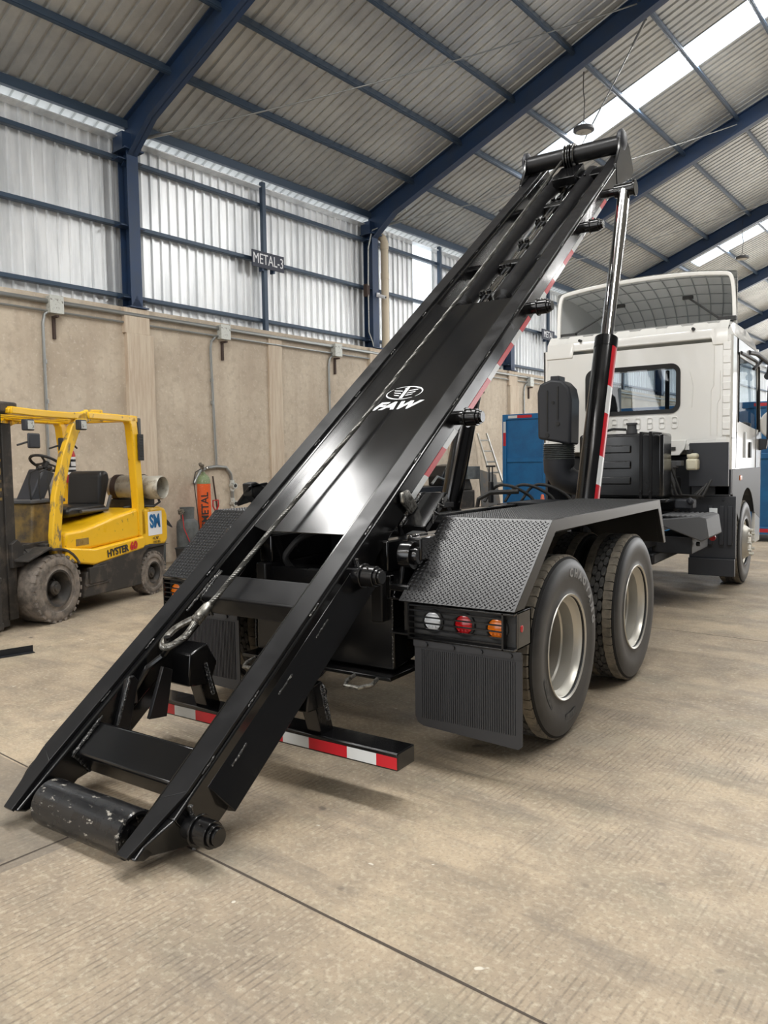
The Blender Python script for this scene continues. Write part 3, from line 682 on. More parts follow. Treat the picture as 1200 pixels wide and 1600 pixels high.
for x in (-.08, -1.08):
    F('guard_post', post(AP, .07, .13, x), M['yellowworn'], .012)
    F('guard_post', post([(1.57, .76), (1.55, 1.2), (1.5, 1.8), (1.46, 2.12), (1.42, 2.18)], .1, .13, x), M['yellow'], .012)
    mb = MB(); mb.box(x-.05, x+.05, .62, 1.54, 2.14, 2.22); F('guard_rail', mb, M['yellow'], .015)
    F('guard_rail', post([(-.5, 2.17), (-.2, 2.16), (.2, 2.16), (.7, 2.17)], .07, .07, x), M['yellow'], .01)
mb = MB(); mb.box(-1.1, -.06, 1.45, 1.55, 2.15, 2.225); F('guard_crossbar', mb, M['yellow'], .012)
mb = MB(); mb.box(-1.1, -.06, .5, .6, 2.15, 2.21); F('guard_crossbar', mb, M['yellow'], .012)
mb = MB(); mb.box(-1.1, -.06, -.52, -.44, 2.14, 2.19); F('guard_crossbar', mb, M['yellow'], .012)
for k in range(4):
    mb = MB(); x = -.28-.2*k; mb.box(x-.02, x+.02, -.48, 1.5, 2.16, 2.19); F('guard_bar', mb, M['yellow'], .006)
mb = MB(); mb.box(-.02, .0, 1.50, 1.6, 1.68, 2.0)
for k in range(9): mb.box(.0, .004, 1.51, 1.59, 1.70+.033*k, 1.715+.033*k)
F('pillar_vent', mb, M['rubber'], .004)
mb = MB(); mb.box(-.12, -.04, 1.56, 1.62, 1.98, 2.2); F('rear_lamp', mb, M['plastic2'], .012)
# mast
for x in (-.28, -.92):
    mb = MB(); mb.box(x-.05, x+.05, -.62, -.44, .04, 2.14); F('mast_rail', mb, M['fdark'], .008)
    mb = MB(); mb.box(x-.03, x+.07, -.46, -.34, .1, 2.05); F('mast_inner_rail', mb, M['fdark'], .008)
T = Matrix.Translation((-.225, -.53, 1.55)) @ Matrix(((0, 0, 1, 0), (0, 1, 0, 0), (1, 0, 0, 0), (0, 0, 0, 1)))
mb = MB(); mb.text('HYSTER', Matrix.Translation((-.227, -.53, 1.62)) @ Matrix(((0, 0, 1, 0), (0, -1, 0, 0), (1, 0, 0, 0), (0, 0, 0, 1))), .16, .001, offset=.004, sx_=1.2); F('mast_lettering', mb, M['fbrown'])
mb = MB(); mb.box(-1.0, -.1, -.68, -.36, 2.14, 2.25); F('mast_crossbar', mb, M['fdark'], .02)
mb = MB(); mb.box(-1.05, -.12, -.78, -.66, .1, .55).box(-1.05, -.12, -.80, -.64, .05, .12).box(-1.05, -.12, -.80, -.64, .5, .56); F('fork_carriage', mb, M['fdark'], .01)
for x in (-.3, -.85):
    mb = MB(); mb.prism([(-.80, .56), (-.84, .56), (-.86, .05), (-1.9, .015), (-1.9, .005), (-.8, .005)], 'x', x-.06, x+.06); F('fork', mb, M['fdark'], .004)
mb = MB(); mb.prism([(-.44, .62), (-.3, .62), (-.28, .82), (-.36, .9), (-.44, .86)], 'x', -.24, -.17).cyl((-.2, -.3, .74), (-.2, .08, .74), .035, n=12).cyl((-.2, -.25, .74), (-.2, -.1, .74), .05, n=12)
F('tilt_cylinder', mb, M['fdark'], .006)
# seat
mb = MB(); mb.prism([(.62, 1.04), (1.3, 1.06), (1.36, 1.12), (1.27, 1.17), (.68, 1.16), (.60, 1.12)], 'x', -.88, -.36); F('seat', mb, M['seat'], .045, segs=4)
mb = MB(); mb.prism([(1.22, 1.14), (1.32, 1.12), (1.44, 1.46), (1.42, 1.55), (1.34, 1.57), (1.26, 1.53)], 'x', -.86, -.38); F('seat_back', mb, M['seat'], .05, segs=4)
mb = MB(); mb.tube([(-.34, .82, 1.1), (-.34, 1.3, 1.1), (-.34, 1.38, 1.26)], .022, 8); F('seat_bracket', mb, M['plastic2'])
# steering column and wheel
mb = MB(); mb.prism([(.12, 1.26), (.34, 1.26), (.52, 1.55), (.34, 1.6)], 'x', -.62, -.42); F('steering_column', mb, M['plastic'], .02)
o_ = V((-.52, .50, 1.66)); ax = V((0, .5, .85)).normalized(); u = ax.orthogonal().normalized(); w2 = ax.cross(u)
mb = MB(); mb.tube([o_+(u*math.cos(i*math.pi/14)+w2*math.sin(i*math.pi/14))*.17 for i in range(29)], .016, 8)
for a in (0, 2.1, 4.2): mb.tube([o_, o_+(u*math.cos(a)+w2*math.sin(a))*.165], .012, 6)
mb.cyl(o_-ax*.07, o_+ax*.015, .035, n=12); F('steering_wheel', mb, M['rubber'])
for k in range(3):
    mb = MB(); x = -.32+.06*k; mb.tube([(x, .02+.07*k, 1.27), (x, .0+.07*k, 1.45), (x, .02+.07*k, 1.56), (x, .14+.07*k, 1.60)], .009, 6).cyl((x, .13+.07*k, 1.6), (x, .19+.07*k, 1.61), .022, n=10); F('lever', mb, M['rubber'])
# LP tank on the counterweight
t = thing('gas_cylinder', 'off-white gas cylinder strapped on the forklift behind its seat', 'gas bottle', (0, 0, 0), math.radians(17.5))
t.location = FL.location + Matrix.Rotation(math.radians(17.5), 3, 'Z') @ V((-.3, 1.80, 1.34)); 
r_ = .158
mb = MB(); mb.lathe([(0, -.36), (.08, -.35), (.135, -.31), (r_, -.25), (r_, .16), (.135, .22), (.06, .26), (0, .265)], (0, 0, 0), (1, 0, 0), 36); make('body', mb, M['tankgrey'], t)
mb = MB(); mb.lathe([(.12, .18), (.145, .22), (.148, .40), (.138, .42), (.13, .40), (.125, .22)], (0, 0, 0), (1, 0, 0), 32); make('collar', mb, M['tankgrey'], t)
mb = MB(); mb.cyl((.24, 0, 0), (.33, 0, 0), .022, n=10).cyl((.3, 0, -.02), (.3, .06, -.09), .02, n=8); make('valve', mb, M['steel'], t)
for x, h in ((-.24, .07), (.1, .05)):
    mb = MB(); mb.lathe([(r_, x), (r_+.012, x), (r_+.012, x+h), (r_, x+h)], (0, 0, 0), (1, 0, 0), 36); make('strap', mb, M['rust'], t)
mb = MB(); mb.box(-.3, .22, -.12, .12, -.25, -.14); F('tank_cradle', mb, M['fdark'], .01, loc=(-.3, 1.80, 1.34))
mb = MB(); mb.tube([(.0, 1.83, 1.28), (.08, 1.78, 1.16), (.03, 1.72, 1.11), (-.15, 1.6, 1.12), (-.25, 1.5, 1.1)], .016, 8); F('gas_hose', mb, M['rubber'])
# lamps and mirrors
def lamp(x, y, z, w_=.11):
    mb = MB(); mb.box(x-.04, x+.03, y-w_/2, y+w_/2, z-w_/2, z+w_/2); a = F('work_lamp', mb, M['plastic'], .012)
    mb = MB(); mb.box(x+.03, x+.034, y-w_*.38, y+w_*.38, z-w_*.38, z+w_*.38); make('lens', mb, M['boxgrey'], a)
lamp(.0, -.34, 2.03); lamp(.05, .39, 2.06)
def fmirror(x, y, z):
    mb = MB(); mb.box(x-.015, x+.015, y-.09, y+.07, z-.07, z+.08); a = F('mirror', mb, M['plastic'], .03, segs=3)
    mb = MB(); mb.tube([(x, y-.06, z), (x-.05, y-.18, z-.04)], .01, 6); F('mirror_arm', mb, M['rubber'])
fmirror(.03, -.30, 1.87); fmirror(-.4, .66, 1.86)
mb = MB(); mb.cyl((-.5, 1.0, 2.16), (-.5, 1.0, 2.08), .055, n=16).cyl((-.5, 1.0, 2.09), (-.5, 1.0, 2.01), .04, n=16, m=1); F('beacon', mb, [M['rubber'], M['fbrown']])
# fire extinguisher on the far guard post
P = FL.location + Matrix.Rotation(math.radians(17.5), 3, 'Z') @ V((-1.0, 1.50, 1.42))
t = thing('fire_extinguisher', 'small red fire extinguisher hanging on the forklift guard post', 'fire extinguisher', P, math.radians(17.5))
mb = MB(); mb.lathe([(0, 0), (.06, 0), (.065, .02), (.065, .34), (.05, .39), (.02, .41), (0, .41)], (0, 0, 0), (0, 0, 1), 24); make('body', mb, M['firered'], t)
mb = MB(); mb.lathe([(.0665, .1), (.0665, .32)], (0, 0, 0), (0, 0, 1), 24); mb2 = make('label_wrap', mb, M['paintwhite'], t)
mb = MB()
for z, h in ((.13, .03), (.19, .015), (.26, .03)): mb.lathe([(.067, z), (.067, z+h)], (0, 0, 0), (0, 0, 1), 24)
make('label_print', mb, M['engine'], t)
mb = MB(); mb.cyl((0, 0, .4), (0, 0, .46), .02, n=10).tube([(0, -.03, .5), (0, .05, .49), (0, .14, .43)], .012, 6).tube([(0, -.02, .45), (.03, -.05, .4), (.05, -.06, .2)], .01, 6); make('valve', mb, M['rubber'], t)

# ---------------------------------------------------------------- the truck
TR = thing('roll_off_truck', 'white-cabbed roll-off truck with raised black tilt frame and tandem rear wheels', 'truck', (-2.8, 5.0, 0))
def K(name, mb, m, parent=None, bevel=0, label=None, **k):
    p = parent or TR
    o = make(name, mb, m, p, bevel=bevel, inv=(p is TR), **k)
    if label: o['label'] = label
    return o
CX = -2.8
# ladder frame coordinates: x across, s up the slope, n away from it
th = math.atan(.746); LX = -2.87
Y0 = 1.78; Z0 = .746*1.78-1.275
LM = Matrix(((1, 0, 0, 0), (0, math.cos(th), -math.sin(th), Y0), (0, math.sin(th), math.cos(th), Z0), (0, 0, 0, 1)))
LC = LM @ Matrix.Translation((LX, 0, 0))       # x measured from the middle of the frame
def rough_bead(mb, pts, r, T):
    mb = MB(); rough_bead_(mb, pts, r, T); BEADS.append(mb)
def flush_beads(parent):
    for b in BEADS:
        o = make('weld_bead', b, M['weld'], parent if parent else TR)
        if parent is None: o.matrix_parent_inverse = Matrix.Translation(-parent_loc[TR.name])
    BEADS.clear()
BEADS = []
def rough_bead_(mb, pts, r, T):
    for i in range(len(pts)-1):
        a, b = V(pts[i]), V(pts[i+1]); n = max(2, int((b-a).length/.012))
        P_ = [a.lerp(b, k/n)+V((random.uniform(-1, 1), random.uniform(-1, 1), random.uniform(-1, 1)))*r*.25 for k in range(n+1)]
        mb.tube(P_, [r*random.uniform(.7, 1.15) for _ in P_], 6, T=T)
# main rails
for sg in (1, -1):
    T = LC if sg > 0 else LC @ Matrix.Scale(-1, 4, (1, 0, 0))
    mb = MB()
    side = [(.05, -.012), (7.95, -.012), (7.95, -.17), (1.95, -.17), (1.9, -.205), (.45, -.245), (.30, -.235), (.075, -.055)]
    side = [(.24, -.012), (7.95, -.012), (7.95, -.17), (1.95, -.17), (1.9, -.205), (.45, -.245), (.30, -.235), (.24, -.19)]; mb.prism(side, 'x', .46, .515, T=T)
    mb.add([(.46, .24, -.012), (.515, .24, -.012), (.515, .24, -.19), (.46, .24, -.19), (.40, .06, -.012), (.44, .06, -.012), (.44, .08, -.055), (.40, .08, -.055)], [(0, 1, 5, 4), (1, 2, 6, 5), (2, 3, 7, 6), (3, 0, 4, 7), (4, 5, 6, 7)], T=T)
    mb.prism([(.05, -.012), (7.95, -.012), (7.95, -.17), (.5, -.17), (.3, -.17), (.075, -.055)], 'x', .35, .46, T=T)
    mb.prism([(.30, -.16), (1.1, -.16), (1.1, -.25), (.48, -.25)], 'x', .352, .372, T=T)
    rail = K('side_rail', mb, M['black'], None, .012, segs=3)
    mb = MB(); mb.prism([(.385, .30), (.5, .36), (.5, 8.0), (.385, 8.0)], 'z', -.012, .006, T=T); mb.prism([(.365, .045), (.43, .045), (.5, .36), (.385, .30)], 'z', -.012, .006, T=T); K('wear_bar', mb, M['blackflat'], None, .003)
    mb = MB(); mb.prism([(.50, -.07), (.515, -.06), (.575, -.225), (.515, -.245)], 'y', .43, 1.80, T=T); K('skid_plate', mb, M['black'], None, .004)
    mb = MB()
    for s0 in (.56, .95, 1.3): rough_bead(mb, [(.528, s0, -.10), (.528, s0+.12, -.10)], .006, T)
    for s0 in (.45, .8, 1.35, 1.95, 2.6, 3.2, 3.8, 4.4, 5.0, 5.6, 6.2, 6.9, 7.5):
        rough_bead(mb, [(.503, s0, -.006), (.503, s0+.09, -.006)], .005, T)
        rough_bead(mb, [(.382, s0+.2, -.006), (.382, s0+.27, -.006)], .005, T)
    flush_beads(rail)
    # roller pins
    for s0 in (.27, 1.74, 3.2, 4.69, 6.2) if sg > 0 else ():
        mb = MB(); c = -.10
        mb.cyl((.51, s0, c), (.58, s0, c), .046, n=28, T=T).cyl((.575, s0, c), (.655, s0, c), .055, n=28, T=T).cyl((.655, s0, c), (.675, s0, c), .045, n=28, T=T)
        mb.cyl((.571, s0, c), (.583, s0, c), .066, n=28, T=T).cyl((.675, s0, c), (.69, s0, c), .036, n=24, T=T).cyl((.62, s0, c+.02), (.62, s0, c+.068), .005, n=6, T=T)
        p = K('guide_roller', mb, M['black'], None, .004)
        if s0 < 2:
            rough_bead(mb, [(.53, s0-.05, c-.085), (.535, s0+.01, c-.02), (.53, s0+.05, c+.075)], .010, T); flush_beads(p)
    # conspicuity tape on the outer face
    seq = [2.43, 2.53, 'w', 2.53, 2.64, 'w', 2.64, 2.924, 'r', 2.924, 3.12, 'w', 3.30, 3.73, 'r', 3.73, 3.92, 'w', 3.92, 4.22, 'r', 4.22, 4.41, 'w', 4.41, 4.62, 'r',
           4.80, 5.02, 'w', 5.02, 5.25, 'r', 5.25, 5.54, 'w', 5.54, 5.80, 'r', 5.80, 6.1, 'w', 6.33, 6.50, 'r', 6.50, 6.74, 'w', 6.74, 6.93, 'r']
    for i in range(0, len(seq), 3):
        a, b, c = seq[i:i+3]; mb = MB(); sk = .02
        mb.prism([(a+sk, -.165), (b+sk, -.165), (b-sk*.5, -.122), (a-sk*.5, -.122)], 'x', .5152, .5172, T=T); K('reflective_tape', mb, M['red' if c == 'r' else 'white'])
    # hook stop bracket
    mb = MB(); mb.box(.50, .68, 2.24, 2.55, -.205, -.19, T=T).prism([(2.24, -.19), (2.55, -.19), (2.55, -.235), (2.24, -.235)], 'x', .665, .68, T=T)
    mb.prism([(.515, -.19), (.66, -.19), (.515, -.26)], 'y', 2.24, 2.255, T=T)
    hb = K('hook_stop', mb, M['blackplate'], None, .004)
    mb = MB(); mb.prism([(2.31, -.10), (2.29, -.02), (2.33, .045), (2.38, .02), (2.46, -.12), (2.50, -.2), (2.36, -.2)], 'x', .585, .665, T=T)
    if sg < 0: mb.plate([(.585, 2.30, .05), (.585, 2.46, -.04), (.79, 2.44, -.17), (.79, 2.30, -.10)], (0, 0, -.03), T=T); K('hook_tooth', mb, M['blackflat'], hb, .008)
    mb = MB(); mb.prism([(2.34, -.19), (2.42, -.19), (2.40, -.05), (2.33, -.02), (2.30, -.07)], 'x', .525, .55, T=T); K('hook_tooth', mb, M['steel'], hb, .01)
    rough_bead(mb, [(.522, 2.23, -.183), (.522, 2.53, -.183)], .009, T)
    rough_bead(mb, [(.685, 2.5, -.18), (.685, 2.46, -.225), (.685, 2.43, -.18), (.685, 2.39, -.225), (.685, 2.36, -.18), (.685, 2.31, -.225)], .007, T); flush_beads(hb)
    # head plates
    mb = MB(); mb.prism([(7.35, -.17), (7.45, .02), (7.66, .10), (7.74, .19), (7.90, .15), (7.99, .0), (8.0, -.24), (7.9, -.29), (7.7, -.25)], 'x', .49, .52, T=T); K('head_plate', mb, M['black'], None, .006)
# cross members
mb = MB(); mb.box(-.36, .36, .385, .575, -.20, -.045, T=LC); K('cross_member', mb, M['black'], None, .014, segs=3)
mb = MB(); mb.box(-.36, .36, 1.42, 1.60, -.18, -.035, T=LC); K('cross_member', mb, M['blackflat'], None, .014, segs=3)
mb = MB()
for s0, s1 in ((.385, .575), (1.42, 1.60)):
    for x in (-.345, .345): rough_bead(mb, [(x, s0, -.19), (x, s0-.005, -.05), (x, s1, -.04)], .009, LC)
    rough_bead(mb, [(-.33, s0, -.04), (-.33, s1+.02, -.03)], .008, LC)
rough_bead(mb, [(-.345, 1.30, -.03), (-.345, 1.62, -.03)], .008, LC); flush_beads(None)
for s0 in (5.6, 6.9, 7.75):
    mb = MB(); mb.box(-.36, .36, s0, s0+.1, -.17, -.08, T=LC); K('cross_member', mb, M['black'], None, .01)
# tail roller
M['rollermat'] = mat('scuffed_black', (.012, .012, .013, 1), .2, 0, .3, noise=((.35, .33, .29, 1), 34, .60, .66, (.5, 1, 1)), rvar=(8, .15, .4))
mb = MB(); mb.lathe([(0, -.31), (.03, -.31), (.03, -.305), (.098, -.305), (.104, -.298), (.104, .298), (.098, .305), (.085, .305), (.08, .28), (0, .28)], (0, .165, -.09), (1, 0, 0), 48, T=LC); K('tail_roller', mb, M['rollermat'], None, label='scuffed black tail roller')
mb = MB(); mb.cyl((-.36, .165, -.09), (.36, .165, -.09), .03, n=16, T=LC); K('roller_axle', mb, M['black'])
# deck plate with emblem
mb = MB(); mb.prism([(-.352, -.018), (-.29, -.055), (.352, -.055), (.352, -.061), (-.292, -.061), (-.352, -.024)], 'y', 2.0, 4.83, T=LC)
K('deck_plate', mb, M['blackplate'], None, 0, label='glossy black deck plate carrying a white emblem')
EM = LM @ Matrix.Translation((-2.895, 3.49, -.0535))
ph = math.radians(0)
mb = MB(); N_ = 64
def arc(a0, a1, rx, ry, w0, w1, n=24):
    vs_ = []; fs = []
    for i in range(n+1):
        a = a0+(a1-a0)*i/n; w_ = w0+(w1-w0)*i/n
        vs_ += [(rx*math.cos(a), ry*math.sin(a), 0), ((rx-w_)*math.cos(a), (ry-w_)*math.sin(a), 0)]
        if i: k = 2*i; fs.append((k-2, k, k+1, k-1))
    return vs_, fs
for a0, a1, w0, w1 in ((-.7, .9, .003, .014), (.9, 2.3, .014, .003), (2.45, 4.0, .003, .014), (4.0, 5.4, .014, .003)):
    v_, f_ = arc(a0, a1, .15, .085, w0, w1); mb.add(v_, f_, T=EM)
mb.add([(-.014, -.07, 0), (.014, -.07, 0), (.014, .075, 0), (-.004, .075, 0), (-.024, .055, 0), (-.014, .052, 0)], [(0, 1, 2, 3, 4, 5)], T=EM)
for s_ in (1, -1):
    for k in range(3):
        y = .03-.03*k; L1 = .105-.012*k
        mb.add([(s_*.022, y-.012, 0), (s_*.03, y, 0), (s_*L1, y+.012, 0), (s_*(L1-.012), y+.0, 0)], [(0, 1, 2, 3)], T=EM)
mb.text('FAW', LM @ Matrix.Translation((-2.90, 3.325, -.0545)), .125, .0006, shear=.35, offset=.006, sx_=1.25)
K('emblem', mb, M['paintwhite'], recalc=False, label='white winged oval emblem with letters')
# long winch cylinders in the frame
for x in (-.17, .19):
    mb = MB(); mb.lathe([(0, 0), (.05, 0), (.05, .06), (.082, .08), (.082, 2.85), (.07, 2.88), (0, 2.88)], (x, 4.86, -.10), (0, 1, 0), 32, T=LC); K('winch_cylinder', mb, M['blackflat'])
    mb = MB(); mb.cyl((x, 4.78, -.10), (x, 4.87, -.10), .035, n=20, T=LC); K('cylinder_gland', mb, M['chrome'])
mb = MB(); mb.cyl((.0, 4.86, -.13), (.0, 7.6, -.13), .02, n=14, T=LC).cyl((-.05, 5.0, -.13), (-.05, 7.4, -.13), .012, n=10, T=LC); K('guide_rod', mb, M['chrome'])
for k in range(5):
    mb = MB(); s0 = 5.05+.5*k; mb.box(-.07, .04, s0, s0+.05, -.16, -.09, T=LC).cyl((-.04, s0+.02, -.09), (-.04, s0+.02, -.06), .022, n=8, T=LC).cyl((.02, s0+.02, -.09), (.02, s0+.02, -.06), .022, n=8, T=LC); K('pipe_clamp', mb, M['black'], None, .004)
mb = MB()
for k in range(3): mb.tube([(-.06+.04*k, 4.6, -.16), (-.06+.05*k, 5.6, -.15), (-.04+.05*k, 6.6, -.16), (-.02+.03*k, 7.5, -.12)], .011, 6, T=LC)
K('hydraulic_hose', mb, M['rubber'])
# head sheave tube
HS, HN = 7.80, .10
mb = MB(); mb.cyl((-.50, HS, HN), (.50, HS, HN), .088, n=32, T=LC); K('head_tube', mb, M['blackflat'])
for x in (-.52, .50):
    mb = MB(); mb.lathe([(0, 0), (.075, 0), (.1, .02), (.1, .05), (.07, .07), (0, .07)], (x-.03, HS+.02, HN+.03), (1, 0, 0), 28, T=LC); K('head_roller', mb, M['plastic'])
mb = MB()
for x in (-.075, -.02): mb.lathe([(.085, 0), (.14, .005), (.14, .015), (.105, .022), (.105, .03), (.14, .037), (.14, .047), (.085, .052)], (x, HS-.02, HN-.02), (1, 0, 0), 36, T=LC)
K('cable_sheave', mb, M['black'])
mb = MB()
for x in (-.04, .02): mb.tube([(x, HS-.02+.118*math.cos(a), HN-.02+.118*math.sin(a)) for a in [math.radians(-110+12*i) for i in range(25)]], .012, 8, T=LC)
K('cable_loop', mb, M['steel'])
mb = MB(); mb.box(-.30, .36, 7.45, 7.66, -.15, -.03, T=LC).box(-.12, .12, 7.35, 7.7, -.06, .03, T=LC)
for k in range(6): mb.cyl((-.2+.08*k, 7.42, -.03), (-.2+.08*k, 7.42, .0), .014, n=6, T=LC)
K('head_block', mb, M['black'], None, .006)
mb = MB(); mb.cyl((-.12, 7.38, -.0), (.08, 7.40, .0), .012, n=8, T=LC); K('cable_pin', mb, M['chrome'])
# wire rope
def rope(pts, R, T, name='wire_rope', pitch=.10):
    P_ = []; d = 0
    for i in range(len(pts)-1):
        a, b = V(pts[i]), V(pts[i+1]); L_ = (b-a).length; n = max(2, int(L_/.012))
        for k in range(n): P_.append((a.lerp(b, k/n), d+L_*k/n))
        d += L_
    P_.append((V(pts[-1]), d)); mb = MB(); ns = 6
    t0 = (P_[1][0]-P_[0][0]).normalized(); u = t0.orthogonal().normalized()
    fr = []
    for i, (p, dd) in enumerate(P_):
        t = (P_[min(i+1, len(P_)-1)][0]-P_[max(i-1, 0)][0]).normalized(); u = (u-t*u.dot(t)).normalized(); fr.append((p, dd, u.copy(), t.cross(u)))
    for s_ in range(ns):
        path = []
        for p, dd, u_, w_ in fr:
            a = 2*math.pi*(dd/pitch+s_/ns); path.append(p+(u_*math.cos(a)+w_*math.sin(a))*R*.62)
        mb.tube(path, R*.37, 5, T=T)
    return K(name, mb, M['rope'])
rope([(-.10, 7.70, .095), (-.085, 4.9, .045), (-.085, 3.0, .04), (-.12, 2.0, .035), (-.135, 1.38, .03), (-.145, 1.29, .03)], .0155, LC)
# socket, thimble, hook ring
mb = MB(); mb.lathe([(.0, 0), (.02, 0), (.028, .02), (.031, .09), (.026, .10), (.031, .105), (.031, .12), (.02, .13), (0, .13)], (-.14, 1.32, .03), (-.05, -1, 0), 24, T=LC); K('ferrule', mb, M['steel'], None, label='silver pressed ferrule on the wire rope')
def loop(cx, cs, rx, rs, rot=0):
    out = []
    for i in range(33):
        a = math.pi/2+2*math.pi*i/32; q = 1-.35*max(0, math.sin(a))
        x, s_ = rx*math.cos(a)*q, rs*math.sin(a); out.append((cx+x*math.cos(rot)-s_*math.sin(rot), cs+x*math.sin(rot)+s_*math.cos(rot), .03))
    return out
mb = MB(); mb.tube(loop(-.19, 1.11, .055, .10, -.3), .016, 10, T=LC); K('thimble', mb, M['steel'])
rope(loop(-.19, 1.11, .066, .115, -.3), .014, LC, 'rope_eye', .07)
mb = MB(); mb.tube([(-.21, 1.05, .06), (-.22, 1.02, .0), (-.27, 1.0, -.04), (-.335, .92, -.06), (-.345, .80, -.09), (-.34, .76, -.14)], .019, 10, T=LC); K('hook_ring', mb, M['black'])
mb = MB(); mb.prism([(.55, -.17), (.80, .0), (.84, -.02), (.84, -.06), (.60, -.25), (.55, -.25)], 'x', -.35, -.325, T=LC).prism([(.72, -.20), (.95, -.06), (.98, -.12), (.80, -.28)], 'x', -.26, -.235, T=LC)
K('rope_anchor', mb, M['blackflat'], None, .004)
mb = MB(); rough_bead(mb, [(-.322, .57, -.16), (-.322, .82, .0)], .009, LC); flush_beads(None)

# lifting cylinders
for sg, xc in ((1, -2.2), (-1, -3.54)):
    b0, b1, b2 = V((xc, 6.35, .98)), V((xc+(.04 if sg < 0 else 0), 6.97, 2.70)), V((xc+(.10 if sg < 0 else 0), 7.50, 4.17)); ax = (b1-b0).normalized()
    mb = MB(); mb.lathe([(0, -.1), (.095, -.1), (.1, -.09), (.1, (b1-b0).length-.1), (.104, (b1-b0).length-.1), (.104, (b1-b0).length), (.05, (b1-b0).length), (0, (b1-b0).length)], b0, b2-b0, 36); K('lift_cylinder', mb, M['black'])
    e = b0+(b2-b0).normalized()*(b1-b0).length
    mb = MB(); mb.cyl(e, b2-(b2-b0).normalized()*.02, .058, n=32); K('piston_rod', mb, M['chrome'], None, label='chrome piston rod')
    mb = MB(); ew = .09 if sg > 0 else .05; mb.cyl(b2-V((ew, 0, 0)), b2+V((.09, 0, 0)), .062, n=28)
    if sg > 0: mb.cyl(b2+V((.09, 0, 0)), b2+V((.11, 0, 0)), .075, n=20)
    mb.cyl(b2-V((.17*sg, 0, 0)), b2+V((.0, 0, 0)), .04, n=20); K('rod_eye', mb, M['black'], None, .004)
    d_ = (b2-b0).normalized(); nrm = V((1, 0, 0)).cross(d_).normalized()
    def strip(s0, s1, c):
        mb = MB(); vs_ = []; fs = []
        for i in range(5):
            a = math.radians(-16+13*i) if sg > 0 else math.radians(180+16-13*i)
            q = V((1, 0, 0))*math.cos(a)+d_.cross(V((1, 0, 0)))*(-math.sin(a))
            for s_ in (s0, s1): vs_.append(b0+d_*s_+q*.1025)
            if i: k = 2*i; fs.append((k-2, k, k+1, k-1))
        mb.add(vs_, fs); K('reflective_tape', mb, M[c])
    s_ = .02; cc = 'red'
    while s_ < 1.75:
        L_ = .40 if cc == 'red' else .26; strip(s_, min(s_+L_, 1.78), cc); s_ += L_; cc = 'white' if cc == 'red' else 'red'
# chassis
for x in (CX-.43, CX+.43):
    mb = MB(); mb.box(x-.04, x+.04, 3.45, 12.2, .72, 1.0); K('chassis_rail', mb, M['blackflat'], None, .01)
    mb = MB(); mb.box(x-.05, x+.05, 3.5, 8.0, 1.0, 1.17); K('sub_frame_rail', mb, M['black'], None, .01)
for y in (4.9, 5.9, 6.9, 7.8):
    mb = MB(); mb.box(CX-.4, CX+.4, y, y+.08, .8, 1.08); K('chassis_crossmember', mb, M['blackflat'], None, .01)
for x in (CX-.60, CX+.60):
    mb = MB(); mb.box(x-.03, x+.03, 3.9, 6.2, 1.19, 1.235).box(x-.03, x+.03, 3.9, 7.8, 1.04, 1.09); K('step_rail', mb, M['blackflat'], None, .006)
mb = MB(); mb.prism([(3.5, .44), (3.5, .86), (3.62, .95), (3.9, .95), (3.9, .5)], 'x', -3.32, -2.29); K('rear_cross_box', mb, M['black'], None, .012)
mb = MB(); mb.box(-3.36, -2.25, 3.40, 3.80, .41, .435).prism([(3.49, .86), (3.49, .98), (3.53, .98), (3.53, .86)], 'x', -3.3, -2.3); K('rear_lip', mb, M['black'], None, .006)
for x in (-2.42, -3.18):
    mb = MB(); mb.tube([(x-.07, 3.42, .42), (x-.08, 3.34, .40), (x-.05, 3.28, .39), (x+.04, 3.28, .39), (x+.09, 3.34, .40), (x+.08, 3.42, .42)], .012, 8); K('tie_down_ring', mb, M['steel'])
# hinge
for x, s_ in ((-2.17, 1), (-3.57, -1)):
    mb = MB(); mb.prism([(3.48, .93), (3.75, .93), (3.78, 1.20), (3.60, 1.20), (3.52, 1.1)], 'x', x-.08, x-.05).box(x-.06, x+.03, 3.56, 3.78, 1.06, 1.19).prism([(3.46, .90), (3.8, .90), (3.8, .94), (3.46, .94)], 'x', x-.12, x+.01); K('hinge_block', mb, M['black'], None, .01)
    mb = MB(); mb.lathe([(0, 0), (.045, 0), (.05, .01), (.05, .03), (.075, .03), (.08, .045), (.08, .1), (0, .1)], (x+.02*s_, 3.56, 1.09), (-s_, 0, 0), 24); K('hinge_pin', mb, M['black'])
    mb = MB(); rough_bead(mb, [(x-.045, 3.74, .96), (x-.045, 3.76, 1.19)], .007, None); rough_bead(mb, [(-2.29 if s_ > 0 else -3.32, 3.49, .46), (-2.29 if s_ > 0 else -3.32, 3.49, .86)], .005, None); flush_beads(None)
